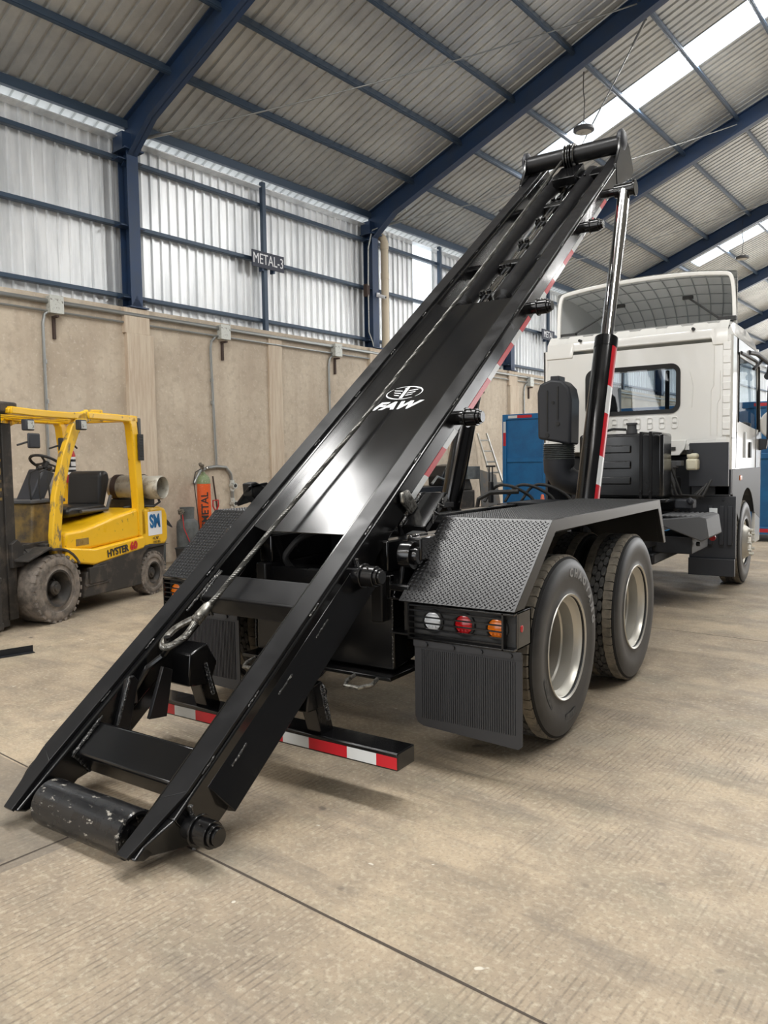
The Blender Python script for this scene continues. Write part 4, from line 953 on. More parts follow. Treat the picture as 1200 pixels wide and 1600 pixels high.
# hoses and dark insides
mb = MB()
for pts in ([(-3.15, 3.7, .9), (-3.18, 3.6, 1.02), (-3.08, 3.65, 1.15), (-2.95, 3.9, 1.22), (-2.9, 4.4, 1.1)], [(-2.85, 3.7, .9), (-2.78, 3.62, 1.05), (-2.72, 3.75, 1.22), (-2.62, 4.2, 1.2)], [(-2.72, 3.7, .88), (-2.7, 3.58, 1.02), (-2.62, 3.7, 1.2), (-2.55, 4.1, 1.15)]):
    P_ = []
    for i in range(len(pts)-1):
        for k in range(6): P_.append(V(pts[i]).lerp(V(pts[i+1]), k/6))
    Q = P_[:]
    for _ in range(3): Q = [Q[0]]+[(Q[i-1]+Q[i]*2+Q[i+1])/4 for i in range(1, len(Q)-1)]+[Q[-1]]
    mb.tube(Q, .02, 10)
K('hydraulic_hose', mb, M['rubber'])
mb = MB(); mb.box(-3.2, -2.4, 4.1, 4.3, .8, 1.15)
for k in range(5): mb.cyl((-3.1+.14*k, 4.0, 1.15), (-3.1+.14*k, 4.0, 1.28), .03, n=8)
mb.plate([(-3.1, 3.95, 1.15), (-2.9, 3.95, 1.35), (-2.85, 3.95, 1.35), (-3.02, 3.95, 1.15)], (0, .02, 0)).plate([(-2.8, 3.95, 1.35), (-2.7, 3.95, 1.15), (-2.65, 3.95, 1.15), (-2.72, 3.95, 1.35)], (0, .02, 0))
K('valve_block', mb, M['engine'], None, .004)
# axles
for y in (4.18, 5.58):
    mb = MB(); mb.cyl((-3.8, y, .53), (-1.8, y, .53), .09, n=16).lathe([(0, -.22), (.16, -.18), (.22, 0), (.16, .18), (0, .22)], (CX, y, .53), (0, 1, 0), 20); K('rear_axle', mb, M['engine'])
for x in (CX-.52, CX+.52):
    mb = MB()
    for k in range(5): mb.prism([(4.3+.06*k, .62-.0+.025*k), (5.45-.06*k, .62+.025*k), (5.45-.06*k, .64+.025*k), (4.3+.06*k, .64+.025*k)], 'x', x-.045, x+.045)
    K('leaf_spring', mb, M['engine'])
# wheels
def tyre_mesh(drive):
    R = .525; w_ = .275; mb = MB(); n = 96
    side = [(.292, .012), (.300, .0), (.315, .004), (.34, .006), (.39, -.004), (.43, -.008), (.465, -.004), (.49, .003), (.505, .012)]
    top = [(.518, .020), (R-.008, .034)]
    mb.lathe(side, (0, 0, 0), (-1, 0, 0), n, 0)
    mb.lathe(top if 0 else [(.505, .012), (.518, .02), (R-.012, .03), (R-.018, .08), (R-.018, w_-.08), (R-.012, w_-.03), (.518, w_-.02), (.505, w_-.012)], (0, 0, 0), (-1, 0, 0), n, 1)
    mb.lathe([(r, w_-h) for r, h in side][::-1], (0, 0, 0), (-1, 0, 0), n, 0)
    mb.lathe([(.292, .012), (.285, .03), (.285, w_-.03), (.292, w_-.012)], (0, 0, 0), (-1, 0, 0), n, 1)
    def blk(pts, r0, r1, m):
        """pts: (axial, angle) outline on the tread"""
        k = len(pts); vs_ = []
        for r_ in (r0, r1):
            for a_, t in pts: vs_.append((-a_, r_*math.cos(t), r_*math.sin(t)))
        mb.add(vs_, [list(range(k, 2*k))]+[(i, (i+1) % k, k+(i+1) % k, k+i) for i in range(k)], m)
    for s0 in (0, 1):      # shoulder ribs with cut notches
        nn = 52
        for i in range(nn):
            t = 2*math.pi*i/nn; d = 2*math.pi/nn
            a0, a1, a2 = .010, .030, .083
            q = [(a1, t+.06*d), (a2, t), (a2+.004, t+.5*d), (a2, t+d), (a1, t+.94*d), (a1, t+.9*d)]
            if s0: q = [(w_-a, b) for a, b in q]
            blk(q, R-.03, R+.004, 2)
            q2 = [(.008, t+.10*d), (.034, t+.06*d), (.034, t+.94*d), (.008, t+.90*d)]
            if s0: q2 = [(w_-a, b) for a, b in q2]
            k = 4; vs_ = [(-a_, (R-.002 if j in (1, 2) else .497)*math.cos(b), (R-.002 if j in (1, 2) else .497)*math.sin(b)) for j, (a_, b) in enumerate(q2)]
            vs_ += [(-a_, (R-.03 if j in (1, 2) else .485)*math.cos(b), (R-.03 if j in (1, 2) else .485)*math.sin(b)) for j, (a_, b) in enumerate(q2)]
            mb.add(vs_, [(0, 1, 2, 3), (0, 4, 5, 1), (1, 5, 6, 2), (2, 6, 7, 3), (3, 7, 4, 0)], 2)
    if drive:
        nn = 40; hw = .019
        for row, ac in enumerate((.1065, .1375, .1685)):
            for i in range(nn):
                d = 2*math.pi/nn; t = d*(i+(.5 if row == 1 else 0))
                q = [(ac-.0155, t-.22*d), (ac-.0155, t+.22*d), (ac-.006, t+.43*d), (ac+.006, t+.43*d), (ac+.0155, t+.22*d), (ac+.0155, t-.22*d), (ac+.006, t-.43*d), (ac-.006, t-.43*d)]
                blk(q, R-.03, R+.003, 3)
    else:
        for a0, a1 in ((.078, .112), (.12, .155), (.163, .197)):
            mb.lathe([(R-.02, a0), (R+.002, a0), (R+.002, a1), (R-.02, a1)], (0, 0, 0), (-1, 0, 0), n, 3)
    return mb
WM = [M['tyreside'], M['groove'], M['dusty'], M['tread']]
tm = tyre_mesh(True)
def rim_mesh(out):     # dual wheel: deep barrel open to the outside, disc far in
    mb = MB()
    mb.lathe([(.292, .004), (.303, -.004), (.308, .004), (.300, .012), (.286, .02), (.280, .035), (.268, .055), (.258, .062), (.258, .13), (.250, .14), (.250, .30), (.256, .31), (.256, .325)] if out else
             [(.303, 0), (.306, .01), (.29, .02), (.27, .05), (.262, .1), (.20, .08), (.15, .06), (.13, .05), (.13, .07)], (0, 0, 0), (-1, 0, 0), 72)
    return mb
def wheel(name, x, y, r, out, m=None, letters=False, label=None):
    o = K(name, tm if m is None else m, WM, None, sharp=40); o.matrix_parent_inverse = Matrix.Identity(4)
    o.location = V((x, y, r))-parent_loc[TR.name]
    if x < CX and out: o.rotation_euler.z = math.pi
    ri = make('rim', rim_mesh(out), M['rim'], o, sharp=28)
    if letters:
        mb = MB()
        word = 'CHAOYANG'; a0 = math.radians(86); st = math.radians(10.5)
        for i, ch in enumerate(word):
            a = a0-st*i; rr = .425
            # outer face looks towards +x: angle measured from up, forward is +y
            T = Matrix.Translation((.0075, rr*math.cos(a), rr*math.sin(a))) @ Matrix.Rotation(a-math.pi/2, 4, 'X') @ YN
            mb.text(ch, T, .068, .0015, offset=.003)
        make('lettering', mb, M['letter'], o)
        for (c0, c1, r0_, r1_) in ((196, 228, .40, .352), (262, 286, .44, .385)):
            vs_ = []; fs = []; mb = MB()
            for i in range(13):
                a = math.radians(c0+(c1-c0)*i/12)
                vs_ += [(.0072, r0_*math.cos(a), r0_*math.sin(a)), (.0072, r1_*math.cos(a), r1_*math.sin(a))]
                if i: k = 2*i; fs.append((k-2, k, k+1, k-1))
            mb.add(vs_, fs); make('sidewall_patch', mb, M['tread'], o)
    return o
for y in (4.18, 5.58):
    wheel('wheel', -1.535, y, .53, True, letters=(y < 5))
    wheel('wheel', -1.86, y, .53, False)
    wheel('wheel', -4.065, y, .53, True); wheel('wheel', -3.74+.275, y, .53, False)
    mb = MB(); mb.lathe([(.256, 0), (.20, .015), (.17, .0), (.13, .0), (.13, .06), (.09, .09), (.0, .09)], (-1.87, y, .53), (1, 0, 0), 40); K('hub', mb, M['rust'])  # dark colour stands for the shade deep inside the wheel barrel
sm_ = tyre_mesh(False)
for x in (-1.55, -4.05):
    o = wheel('wheel', x, 10.62, .53, True, m=sm_); ch = [c for c in o.children][0]; D.objects.remove(ch)
    mb = MB(); mb.lathe([(.303, .0), (.308, .004), (.29, .02), (.275, .05), (.26, .06), (.225, .03), (.19, -.02), (.17, -.045), (.15, -.05), (.14, -.05), (.14, -.03), (.105, -.03), (.10, -.05), (.0, -.05)], (0, 0, 0), (-1, 0, 0), 64)
    ri = make('rim', mb, M['rim'], o, sharp=50)
    for k in range(10):
        mb = MB(); a = 2*math.pi*k/10; mb.cyl((.045, .16*math.cos(a), .16*math.sin(a)), (.085, .16*math.cos(a), .16*math.sin(a)), .017, n=8); make('wheel_nut', mb, M['rim'], o)
# fenders with chequer plate
def chequer(mb, O, U, Wv, lu, lw, pitch, m=0):
    """raised lugs over the parallelogram O + U*a + W*b (unit U, W); alternating diagonals"""
    Nn = U.cross(Wv).normalized(); nu, nw = int(lu/pitch), int(lw/pitch)
    for i in range(nu):
        for j in range(nw):
            for q in (0, 1):
                cu, cw = (i+.5+.5*q)*pitch, (j+.5+.5*q)*pitch
                if cu > lu-.01 or cw > lw-.01: continue
                d = ((U+Wv) if q == 0 else (U-Wv)).normalized()
                p = Nn.cross(d); c = O+U*cu+Wv*cw; L_ = pitch*.42; w_ = pitch*.15; h = .0034
                mb.add([c-d*L_, c-p*w_-d*L_*.3, c-p*w_+d*L_*.3, c+d*L_, c+p*w_+d*L_*.3, c+p*w_-d*L_*.3, c-d*L_*.5+Nn*h, c+d*L_*.5+Nn*h],
                       [(0, 1, 6), (1, 2, 7, 6), (2, 3, 7), (3, 4, 7), (4, 5, 6, 7), (5, 0, 6)], m)
for sg in (1, -1):
    xo, xi = (-1.525, -2.185) if sg > 0 else (-4.075, -3.415)
    prof = [(3.40, .865), (3.90, 1.282), (6.16, 1.282), (6.36, .93)]
    mb = MB(); th_ = .006
    lo = [(3.412, .860), (3.905, 1.273), (6.152, 1.273), (6.35, .93)]
    mb.prism(prof+lo[::-1], 'x', min(xo, xi), max(xo, xi))
    xa, xb = (xo-.006, xo+.006)
    inner = [(3.52, .865), (3.945, 1.215), (6.115, 1.215), (6.30, .93)]
    mb.prism(prof+inner[::-1], 'x', xa, xb); mb.prism(prof+inner[::-1], 'x', xi-.006, xi+.006)
    mb.prism([(6.36, .93), (6.33, .93), (6.14, 1.26), (6.16, 1.28)], 'x', xo-.045, xo+.0)
    fd = K('fender', mb, M['blackflat'] if 0 else M['diamond'], None, .002)
    mb = MB(); u = V((0, .5, .417)).normalized(); X0 = min(xo, xi)
    chequer(mb, V((X0, 3.40, .865)), V((1, 0, 0)), u, .66, .651, .0275)
    chequer(mb, V((X0, 3.905, 1.2825)), V((1, 0, 0)), V((0, 1, 0)), .66, 2.25, .0275)
    o = make('chequer_pattern', mb, M['diamond'], fd, recalc=False); 
    # light box
    L0, L1 = min(xo, xi), max(xo, xi)
    if sg > 0: L0 = -2.135
    mb = MB(); zt, zb = .855, .665
    mb.box(L0, L1, 3.40, 3.62, zt-.012, zt).box(L0, L1, 3.40, 3.62, zb, zb+.012).box(L0, L0+.008, 3.40, 3.62, zb, zt).box(L1-.008, L1, 3.44, 3.62, zb, zt).box(L0, L1, 3.60, 3.62, zb, zt)
    lb = K('light_box', mb, M['black'], None, .003)
    mb = MB()
    for k in range(5): z = zb+.03+.032*k; mb.box(L0+.005, L1-.06, 3.402, 3.410, z-.004, z+.004)
    mb.box(L1-.065, L1-.055, 3.40, 3.44, zb, zt).box(L0, L0+.01, 3.40, 3.43, zb, zt); make('grille', mb, M['black'], lb).matrix_parent_inverse = Matrix.Identity(4)
    order = [('clearlamp', .13), ('redlamp', .315), ('amberlamp', .50)]
    for nm, off in order:
        x = L0+off if sg > 0 else L1-off-.075
        mb = MB(); mb.lathe([(0, -.012), (.03, -.010), (.048, 0), (.052, .02)], (x, 3.44, .765), (0, 1, 0), 24); mb.box(x-.045, x+.045, 3.432, 3.436, .762, .768)
        for k in range(3): mb.cyl((x-.02+.02*k, 3.425, .74), (x-.02+.02*k, 3.43, .74), .006, n=6)
        make('lamp', mb, M[nm], lb)
        mb = MB(); mb.lathe([(.052, -.006), (.062, 0), (.062, .02)], (x, 3.44, .765), (0, 1, 0), 24); make('lamp_ring', mb, M['rubber'], lb)
    mb = MB(); mb.box(L0, L1, 3.455, 3.46, zb, zt); make('back_plate', mb, M['rubber'], lb)
    if sg > 0:
        mb = MB(); mb.lathe([(0, .014), (.018, .01), (.022, 0)], (L1-.008, 3.50, .765), (1, 0, 0), 16); make('side_marker', mb, M['redlamp'], lb)
        mb = MB(); mb.box(-2.29, -2.135, 3.46, 3.60, zb, zb+.012).box(-2.29, -2.135, 3.46, 3.60, zt+.0, zt+.012).box(-2.22, -2.135, 3.50, 3.51, zb, zt); K('light_bracket', mb, M['black'], None, .003)
    else:
        mb = MB(); mb.box(-3.42, -3.32, 3.46, 3.60, zb, zb+.012).box(-3.42, -3.32, 3.46, 3.60, zt, zt+.012); K('light_bracket', mb, M['black'], None, .003)
    # mud flap
    A0, A1 = (-2.105, -1.49) if sg > 0 else (-4.05, -3.40)
    mb = MB(); r_ = .05
    o2 = [(A0, .655), (A1, .655), (A1, .175+r_*.4), (A1-r_*.4, .175), (A0+r_, .20), (A0+r_*.3, .20+r_*.3), (A0, .20+r_)]
    mb.prism(o2, 'y', 3.42, 3.428)
    for k in range(44):
        x = A0+.04+k*(A1-A0-.07)/44; mb.box(x, x+.006, 3.415, 3.421, .245, .615)
    mb.box(A0, A1, 3.408, 3.42, .63, .665)
    for k in range(4): mb.cyl((A0+.08+.16*k, 3.395, .648), (A0+.08+.16*k, 3.41, .648), .012, n=8)
    K('mud_flap', mb, M['flap'])
# underride guard
mb = MB(); mb.box(-3.60, -1.86, 2.86, 3.01, .185, .27); ug = K('underride_guard', mb, M['black'], None, .006)
x = -3.597; cc = 'red'
while x < -1.87:
    L_ = .235 if cc == 'red' else .17; mb = MB(); e = min(x+L_, -1.863); mb.box(x, e, 2.857, 2.8595, .195, .25); make('reflective_tape', mb, M[cc], ug).matrix_parent_inverse = Matrix.Translation(-V((0, 0, 0))); x = e; cc = 'white' if cc == 'red' else 'red'
for x in (-2.36, -3.16):
    mb = MB(); mb.prism([(2.88, .26), (2.98, .26), (2.90, .50), (2.80, .50)], 'x', x-.045, x+.045); K('guard_arm', mb, M['black'], None, .006)
    mb = MB()
    if x < -3: mb.prism([(2.72, .43), (2.88, .41), (2.93, .52), (2.86, .64), (2.74, .60)], 'x', x-.075, x+.075)
    else: mb.prism([(2.76, .41), (2.90, .40), (2.93, .48), (2.88, .54), (2.78, .52)], 'x', x-.13, x+.05).prism([(2.90, .50), (3.02, .74), (2.98, .76), (2.86, .52)], 'x', x-.05, x-.03)
    K('guard_bracket', mb, M['black'], None, .008)
    mb = MB()
    for k in range(8): a = k*.8; mb.tube([(x+.085+.012*math.cos(q), 2.84+.006*k, .52-.022*k+.016*math.sin(q)) for q in [i*.7 for i in range(10)]], .004, 5)
    K('safety_chain', mb, M['weld'])
# ---- things behind the cab
mb = MB(); mb.box(-2.94, -2.03, 8.34, 8.74, 1.18, 1.88); tk = K('hydraulic_tank', mb, M['black'], None, .035, segs=4)
mb = MB()
for k in range(3): z = 1.72-.17*k; mb.box(-2.82, -2.36, 8.32, 8.345, z-.05, z+.035)
make('pressed_panel', mb, M['black'], tk, bevel=.012)
for x in (-2.27, -2.17):
    mb = MB(); mb.box(x, x+.03, 8.325, 8.75, 1.17, 1.895).cyl((x+.015, 8.32, 1.25), (x+.015, 8.3, 1.25), .015, n=8); make('tank_strap', mb, M['blackflat'], tk, bevel=.003)
mb = MB(); mb.cyl((-2.40, 8.5, 1.88), (-2.40, 8.5, 1.93), .06, n=16).cyl((-2.40, 8.5, 1.93), (-2.40, 8.5, 1.98), .05, n=16).cyl((-2.40, 8.5, 1.98), (-2.40, 8.5, 2.0), .06, n=16); make('breather_cap', mb, M['plastic2'], tk)
mb = MB(); mb.tube([(-2.46, 8.5, 1.93), (-2.6, 8.48, 1.94), (-2.75, 8.46, 1.9), (-2.8, 8.45, 1.85)], .014, 8); K('breather_hose', mb, M['rubber'])
mb = MB(); mb.box(-3.0, -1.98, 8.28, 8.8, 1.14, 1.18); K('tank_shelf', mb, M['black'], None, .01)
# air intake
mb = MB(); mb.prism([(-3.52, 1.86), (-3.12, 1.78), (-3.11, 2.3), (-3.14, 2.44), (-3.22, 2.53), (-3.36, 2.55), (-3.50, 2.50), (-3.53, 2.4)], 'y', 8.56, 8.86); ai = K('air_intake', mb, M['plastic'], None, .03, segs=3)
mb = MB()
for x, z0, z1 in ((-3.40, 1.95, 2.42), (-3.27, 2.08, 2.46)): mb.box(x-.008, x+.008, 8.552, 8.562, z0, z1)
mb.cyl((-3.40, 8.55, 1.9), (-3.40, 8.562, 1.9), .025, n=14).cyl((-3.27, 8.55, 2.03), (-3.27, 8.562, 2.03), .025, n=14).cyl((-3.33, 8.55, 2.28), (-3.33, 8.562, 2.28), .018, n=14); make('intake_slot', mb, M['rubber'], ai)
mb = MB(); mb.box(-3.38, -3.27, 8.6, 8.8, 2.53, 2.59); make('intake_cap', mb, M['plastic'], ai, bevel=.01)
pr = []
for k in range(9): pr += [(.17, .022*k), (.19, .022*k+.011)]
mb = MB(); mb.lathe(pr, (-3.31, 8.7, 1.61), (0, 0, 1), 32); K('intake_bellows', mb, M['greytank'])
mb = MB(); mb.tube([(-3.31, 8.7, 1.62), (-3.31, 8.7, 1.5), (-3.27, 8.72, 1.40), (-3.15, 8.76, 1.34), (-2.95, 8.8, 1.32)], [.185, .18, .17, .15, .14], 24); K('intake_elbow', mb, M['plastic'])
# pneumatic pipes near the left
mb = MB()
for k, (x, y) in enumerate(((-3.5, 7.7), (-3.3, 7.8), (-3.15, 7.9))):
    Q = [V((x-.25, y-.1, 1.16)), V((x-.2, y, 1.30)), V((x-.1, y, 1.35)), V((x+.05, y, 1.33)), V((x+.22, y+.1, 1.22)), V((x+.28, y+.1, 1.1))]
    Q = [Q[i].lerp(Q[i+1], t/5) for i in range(5) for t in range(5)]+[Q[5]]
    for _ in range(5): Q = [Q[0]]+[(Q[i-1]+Q[i]*2+Q[i+1])/4 for i in range(1, len(Q)-1)]+[Q[-1]]
    mb.tube(Q, .017, 8)
mb.tube([(-3.75, 7.4, 1.05), (-3.72, 7.4, 1.2), (-3.6, 7.45, 1.27), (-3.3, 7.5, 1.28)], .025, 8); K('air_line', mb, M['rubber'])
mb = MB(); mb.box(-3.6, -3.0, 7.6, 8.3, 1.06, 1.14).box(-3.3, -2.7, 7.2, 7.9, 1.0, 1.18).cyl((-3.68, 7.62, 1.15), (-3.68, 7.62, 1.38), .03, n=10).cyl((-3.66, 7.62, 1.38), (-3.66, 7.62, 1.55), .008, n=6).cyl((-3.70, 7.62, 1.38), (-3.70, 7.62, 1.55), .008, n=6).box(-3.73, -3.63, 7.6, 7.64, 1.54, 1.56); K('pump_unit', mb, M['engine'], None, .006)
# engine bay clutter below the cab
mb = MB(); mb.box(-3.5, -2.0, 9.6, 10.8, .8, 1.65).box(-2.3, -2.05, 9.0, 9.3, 1.0, 1.4); K('engine_block', mb, M['engine'], None, .03)
mb = MB(); mb.cyl((-2.12, 9.0, 1.28), (-2.12, 9.0, 1.50), .07, n=18).cyl((-2.12, 9.0, 1.5), (-2.12, 9.0, 1.56), .1, n=18).cyl((-2.12, 9.0, 1.2), (-2.12, 9.0, 1.28), .05, n=14).box(-2.25, -1.98, 8.95, 9.1, 1.52, 1.58); K('air_spring', mb, M['plastic2'], None, .006)
mb = MB()
for k in range(5): mb.tube([(-2.28+.05*k, 8.9, 1.72-.04*k), (-2.25+.05*k, 8.8, 1.5), (-2.15+.05*k, 8.85, 1.2), (-2.0+.06*k, 9.0, 1.10+.02*k), (-1.85+.04*k, 9.1, 1.2+.04*k)], .014, 6)
K('engine_hose', mb, M['rubber'])
mb = MB(); mb.box(-1.955, -1.83, 9.05, 9.2, 1.47, 1.60).box(-1.95, -1.835, 9.06, 9.19, 1.60, 1.66); fb = K('fluid_bottle', mb, M['fluid'], None, .025, segs=3)
mb = MB(); mb.cyl((-1.92, 9.1, 1.65), (-1.92, 9.1, 1.70), .035, n=14); make('cap', mb, M['rubber'], fb)
mb = MB(); mb.box(-1.97, -1.55, 9.3, 9.36, 1.28, 1.78).box(-1.99, -1.49, 9.45, 9.53, .44, 1.16).box(-1.97, -1.56, 9.45, 9.53, 1.16, 1.29).box(-1.99, -1.49, 9.40, 9.48, .24, .44)
for x in (-1.78, -1.66, -1.57): mb.box(x, x+.05, 9.42, 9.46, .6, 1.05)
for x, z in ((-1.87, 1.14), (-1.62, 1.12)): mb.cyl((x, 9.43, z), (x, 9.45, z), .014, n=8)
K('wheel_guard', mb, M['plastic'], None, .012)
mb = MB(); mb.prism([(-2.06, .97), (-1.62, 1.02), (-1.56, 1.0), (-1.53, .80), (-1.60, .76), (-2.06, .93)], 'y', 8.15, 8.85)
for k in range(9): mb.prism([(-2.04+.05*k, 1.0), (-2.015+.05*k, 1.025), (-1.99+.05*k, 1.0)], 'y', 8.2, 8.8)
K('battery_cover', mb, M['plastic2'], None, .015)
mb = MB(); mb.box(-2.1, -1.7, 8.2, 9.0, .62, .80).box(-2.28, -2.05, 7.3, 8.2, .70, .98).cyl((-1.68, 8.3, .72), (-1.64, 8.3, .72), .025, n=8); K('battery_box', mb, M['engine'], None, .02)
mb = MB(); mb.box(-2.0, -1.8, 8.7, 8.9, 1.05, 1.16).cyl((-1.85, 8.7, 1.12), (-1.80, 8.7, 1.16), .04, n=10); K('valve_unit', mb, M['plastic'], None, .02)
mb = MB(); mb.box(-1.66, -1.58, 8.85, 8.86, 1.0, 1.06); K('tag_label', mb, M['white'])
mb = MB(); mb.cyl((-1.62, 8.82, .74), (-1.62, 8.84, .74), .035, n=10); K('red_valve', mb, M['firered'])
mb = MB(); mb.box(-3.3, -2.05, 8.1, 9.4, .50, .62); K('fuel_tank', mb, M['engine'], None, .02)
# ---- cab
CL, CR, CY = -3.80, -1.545, 9.45
def rrect(x0, x1, z0, z1, r, n=6):
    out = []
    for cx, cz, a0 in ((x1-r, z1-r, 0), (x0+r, z1-r, 90), (x0+r, z0+r, 180), (x1-r, z0+r, 270)):
        for i in range(n+1):
            a = math.radians(a0+90*i/n); out.append((cx+r*math.cos(a), cz+r*math.sin(a)))
    return out
def outer_match(inner, x0, x1, z0, z1):
    cx = (inner[0][0]+inner[len(inner)//2][0])/2; cz = sum(p[1] for p in inner)/len(inner); out = []
    for px, pz in inner:
        dx, dz = px-cx, pz-cz
        t = min(((x1-cx)/dx if dx > 0 else (x0-cx)/dx) if abs(dx) > 1e-6 else 1e9, ((z1-cz)/dz if dz > 0 else (z0-cz)/dz) if abs(dz) > 1e-6 else 1e9)
        out.append((cx+dx*t, cz+dz*t))
    return out
wi = rrect(-3.22, -2.13, 2.165, 2.70, .09)
n_c = len(wi)//4
# outer loop through the panel's own corners
wo = []
for q, (cx, cz) in enumerate(((CR-.06, 2.93), (CL+.06, 2.93), (CL+.06, 1.82), (CR-.06, 1.82))):
    blk_ = wi[q*7:(q+1)*7]
    for i, (px, pz) in enumerate(blk_):
        f = i/6
        if q == 0: p = (cx, pz+(cz-pz)*1) if False else ((cx, wi[0][1]+(cz-wi[0][1])*min(1, f*2)) if f < .5 else (cx+(blk_[6][0]-cx)*(f-.5)*2, cz))
        elif q == 1: p = ((blk_[0][0]+(cx-blk_[0][0])*min(1, f*2), cz) if f < .5 else (cx, cz+(blk_[6][1]-cz)*(f-.5)*2))
        elif q == 2: p = ((cx, blk_[0][1]+(cz-blk_[0][1])*min(1, f*2)) if f < .5 else (cx+(blk_[6][0]-cx)*(f-.5)*2, cz))
        else: p = ((blk_[0][0]+(cx-blk_[0][0])*min(1, f*2), cz) if f < .5 else (cx, cz+(blk_[6][1]-cz)*(f-.5)*2))
        wo.append(p)
mb = MB()
mb.ring([(x, CY, z) for x, z in wo], [(x, CY, z) for x, z in wi])
mb.ring([(x, CY, z) for x, z in wi], [(x, CY+.03, z) for x, z in wi])
mb.ring([(x, CY+.03, z) for x, z in wi], [(x, CY+.03, z) for x, z in wo])
cab = K('cab', mb, M['cabwhite'], None, recalc=False, label='white truck cab')
def CB(name, mb, m, bevel=0, label=None, **k):
    o = make(name, mb, m, cab, bevel=bevel, **k)
    if label: o['label'] = label
    return o
# upper rear band with stamped ribs
mb = MB()
vs_ = []; xs = []; x = CL+.05; 
zl = 2.94
def band_bot(x): return 2.93 if (x < -3.44 or x > -1.72) else 2.99
N_ = 110; prev = None
for i in range(N_+1):
    x = CL+.05+(CR-.05-CL-.05)*i/N_
    ph_ = ((x-CL) % .30)/.30
    ridge = .0 if ph_ < .55 else (.022 if .62 < ph_ < .93 else .011)
    edge = .003 if (x < -3.42 or x > -1.75) else 0
    yb_ = CY-.006-edge; yt_ = CY+.14-(ridge if -3.6 < x < -1.75 else .02)
    zt_ = 3.165-.0+(.018 if ph_ < .55 else -.0)
    zb_ = 2.98 if -3.40 < x < -1.76 else (2.90)
    vs_ += [(x, CY, zb_-.012), (x, yb_-.003, zb_), (x, yb_, zb_+.05), (x, yb_+.02, 3.0+.08), (x, yt_, zt_), (x, yt_+.05, zt_+.005)]
fs = []
for i in range(N_):
    for k in range(5): fs.append((6*i+k, 6*i+6+k, 6*i+7+k, 6*i+k+1))
mb.add(vs_, fs); CB('rear_upper_panel', mb, M['cabwhite'], sharp=25)
for x in (-3.32, -1.97):
    mb = MB(); mb.cyl((x, CY-.02, 3.10), (x, CY+.06, 3.10), .018, n=14); CB('mounting_hole', mb, M['rubber'])
# corner pillars, sides, roof
mb = MB()
prof_s = [(CR-.06, CY), (CR-.02, CY+.01), (CR, CY+.05)]
for z0, z1 in ((1.47, 3.0),):
    for a, b in zip(prof_s[:-1], prof_s[1:]): mb.add([(a[0], a[1], z0), (b[0], b[1], z0), (b[0], b[1], z1), (a[0], a[1], z1)], [(0, 1, 2, 3)])
mb.box(CR-.16, CR-.055, CY-.004, CY+.03, 1.47, 1.83)
mb.prism([(CY+.05, 1.47), (CY+.30, 1.47), (CY+.30, 3.0), (CY+.05, 3.0)], 'x', CR-.03, CR)
mb.prism([(11.3, 1.2), (11.75, 1.2), (11.8, 1.9), (11.45, 2.9), (11.35, 2.9), (11.55, 2.0), (11.3, 1.9)], 'x', CR-.03, CR)
mb.prism([(CY+.30, 1.30), (11.3, 1.30), (11.3, 1.98), (CY+.30, 2.05)], 'x', CR-.035, CR-.005)
mb.prism([(CY+.30, 2.80), (11.45, 2.80), (11.4, 3.0), (CY+.30, 3.0)], 'x', CR-.03, CR)
mb.box(CR-.03, CR, CY+.30, CY+.42, 1.9, 3.0)
# left side, same layout
mb.prism([(CY, 1.47), (CY+.5, 1.47), (CY+.5, 3.0), (CY, 3.0)], 'x', CL, CL+.03)
mb.prism([(CY+.5, 1.3), (11.75, 1.3), (11.8, 2.0), (CY+.5, 2.05)], 'x', CL, CL+.03)
mb.box(CL, CL+.03, CY+.5, 11.45, 2.8, 3.0).box(CL, CL+.16, CY-.004, CY+.03, 1.47, 1.83)
mb.box(CL, CL+.06, CY-.0, CY+.03, 1.8, 3.0)
# front
mb.box(CL, CR, 11.70, 11.76, 1.0, 1.98)
mb.box(CL, CR, 11.40, 11.46, 2.88, 3.05)
CB('cab_shell', mb, M['cabwhite'], .006)
mb = MB(); secs = []
for y, z, in_ in ((CY+.13, 3.17, .10), (CY+.3, 3.22, .06), (10.6, 3.24, .06), (11.3, 3.16, .06), (11.45, 3.0, .0)):
    secs.append([(CL, y, 3.0 if y < 11.4 else 2.95), (CL+in_*.5, y, z-.05), (CL+.14, y, z), (CR-.14, y, z), (CR-in_*.5, y, z-.05), (CR, y, 3.0 if y < 11.4 else 2.95)])
vs_ = [p for s_ in secs for p in s_]; fs = []
for j in range(len(secs)-1):
    for k in range(5): fs.append((6*j+k, 6*j+k+1, 6*j+7+k, 6*j+6+k))
mb.add(vs_, fs); mb.add([(CR, CY+.05, 3.0), (CR, CY+.13, 3.0), (CR-.05, CY+.13, 3.12), (CR-.05, CY-.0, 3.05), (CR-.05, CY-.01, 2.93), (CR-.0, CY+.04, 2.93)], [(0, 1, 2, 3, 4, 5)])
CB('roof', mb, M['cabwhite'], sharp=60)
mb = MB(); mb.box(CR-.10, CR-.012, CY-.013, CY+.0, 1.86, 2.92)
for k in range(7): z = 1.93+.15*k; mb.box(CR-.095, CR-.018, CY-.02, CY-.012, z, z+.085)
CB('corner_panel', mb, M['cabwhite'], .006)
mb = MB()
for z0, z1, x in ((1.86, 2.9, -1.77), (1.86, 2.6, -1.70)): mb.tube([(x, CY-.002, z0), (x, CY-.003, (z0+z1)/2), (x+.03, CY-.003, (z0+z1)/2+.06), (x+.03, CY-.002, z1)], .006, 6)
mb.tube([(-1.98, CY-.001, 2.2), (-1.96, CY-.003, 2.45), (-2.0, CY-.001, 2.62)], .006, 6)
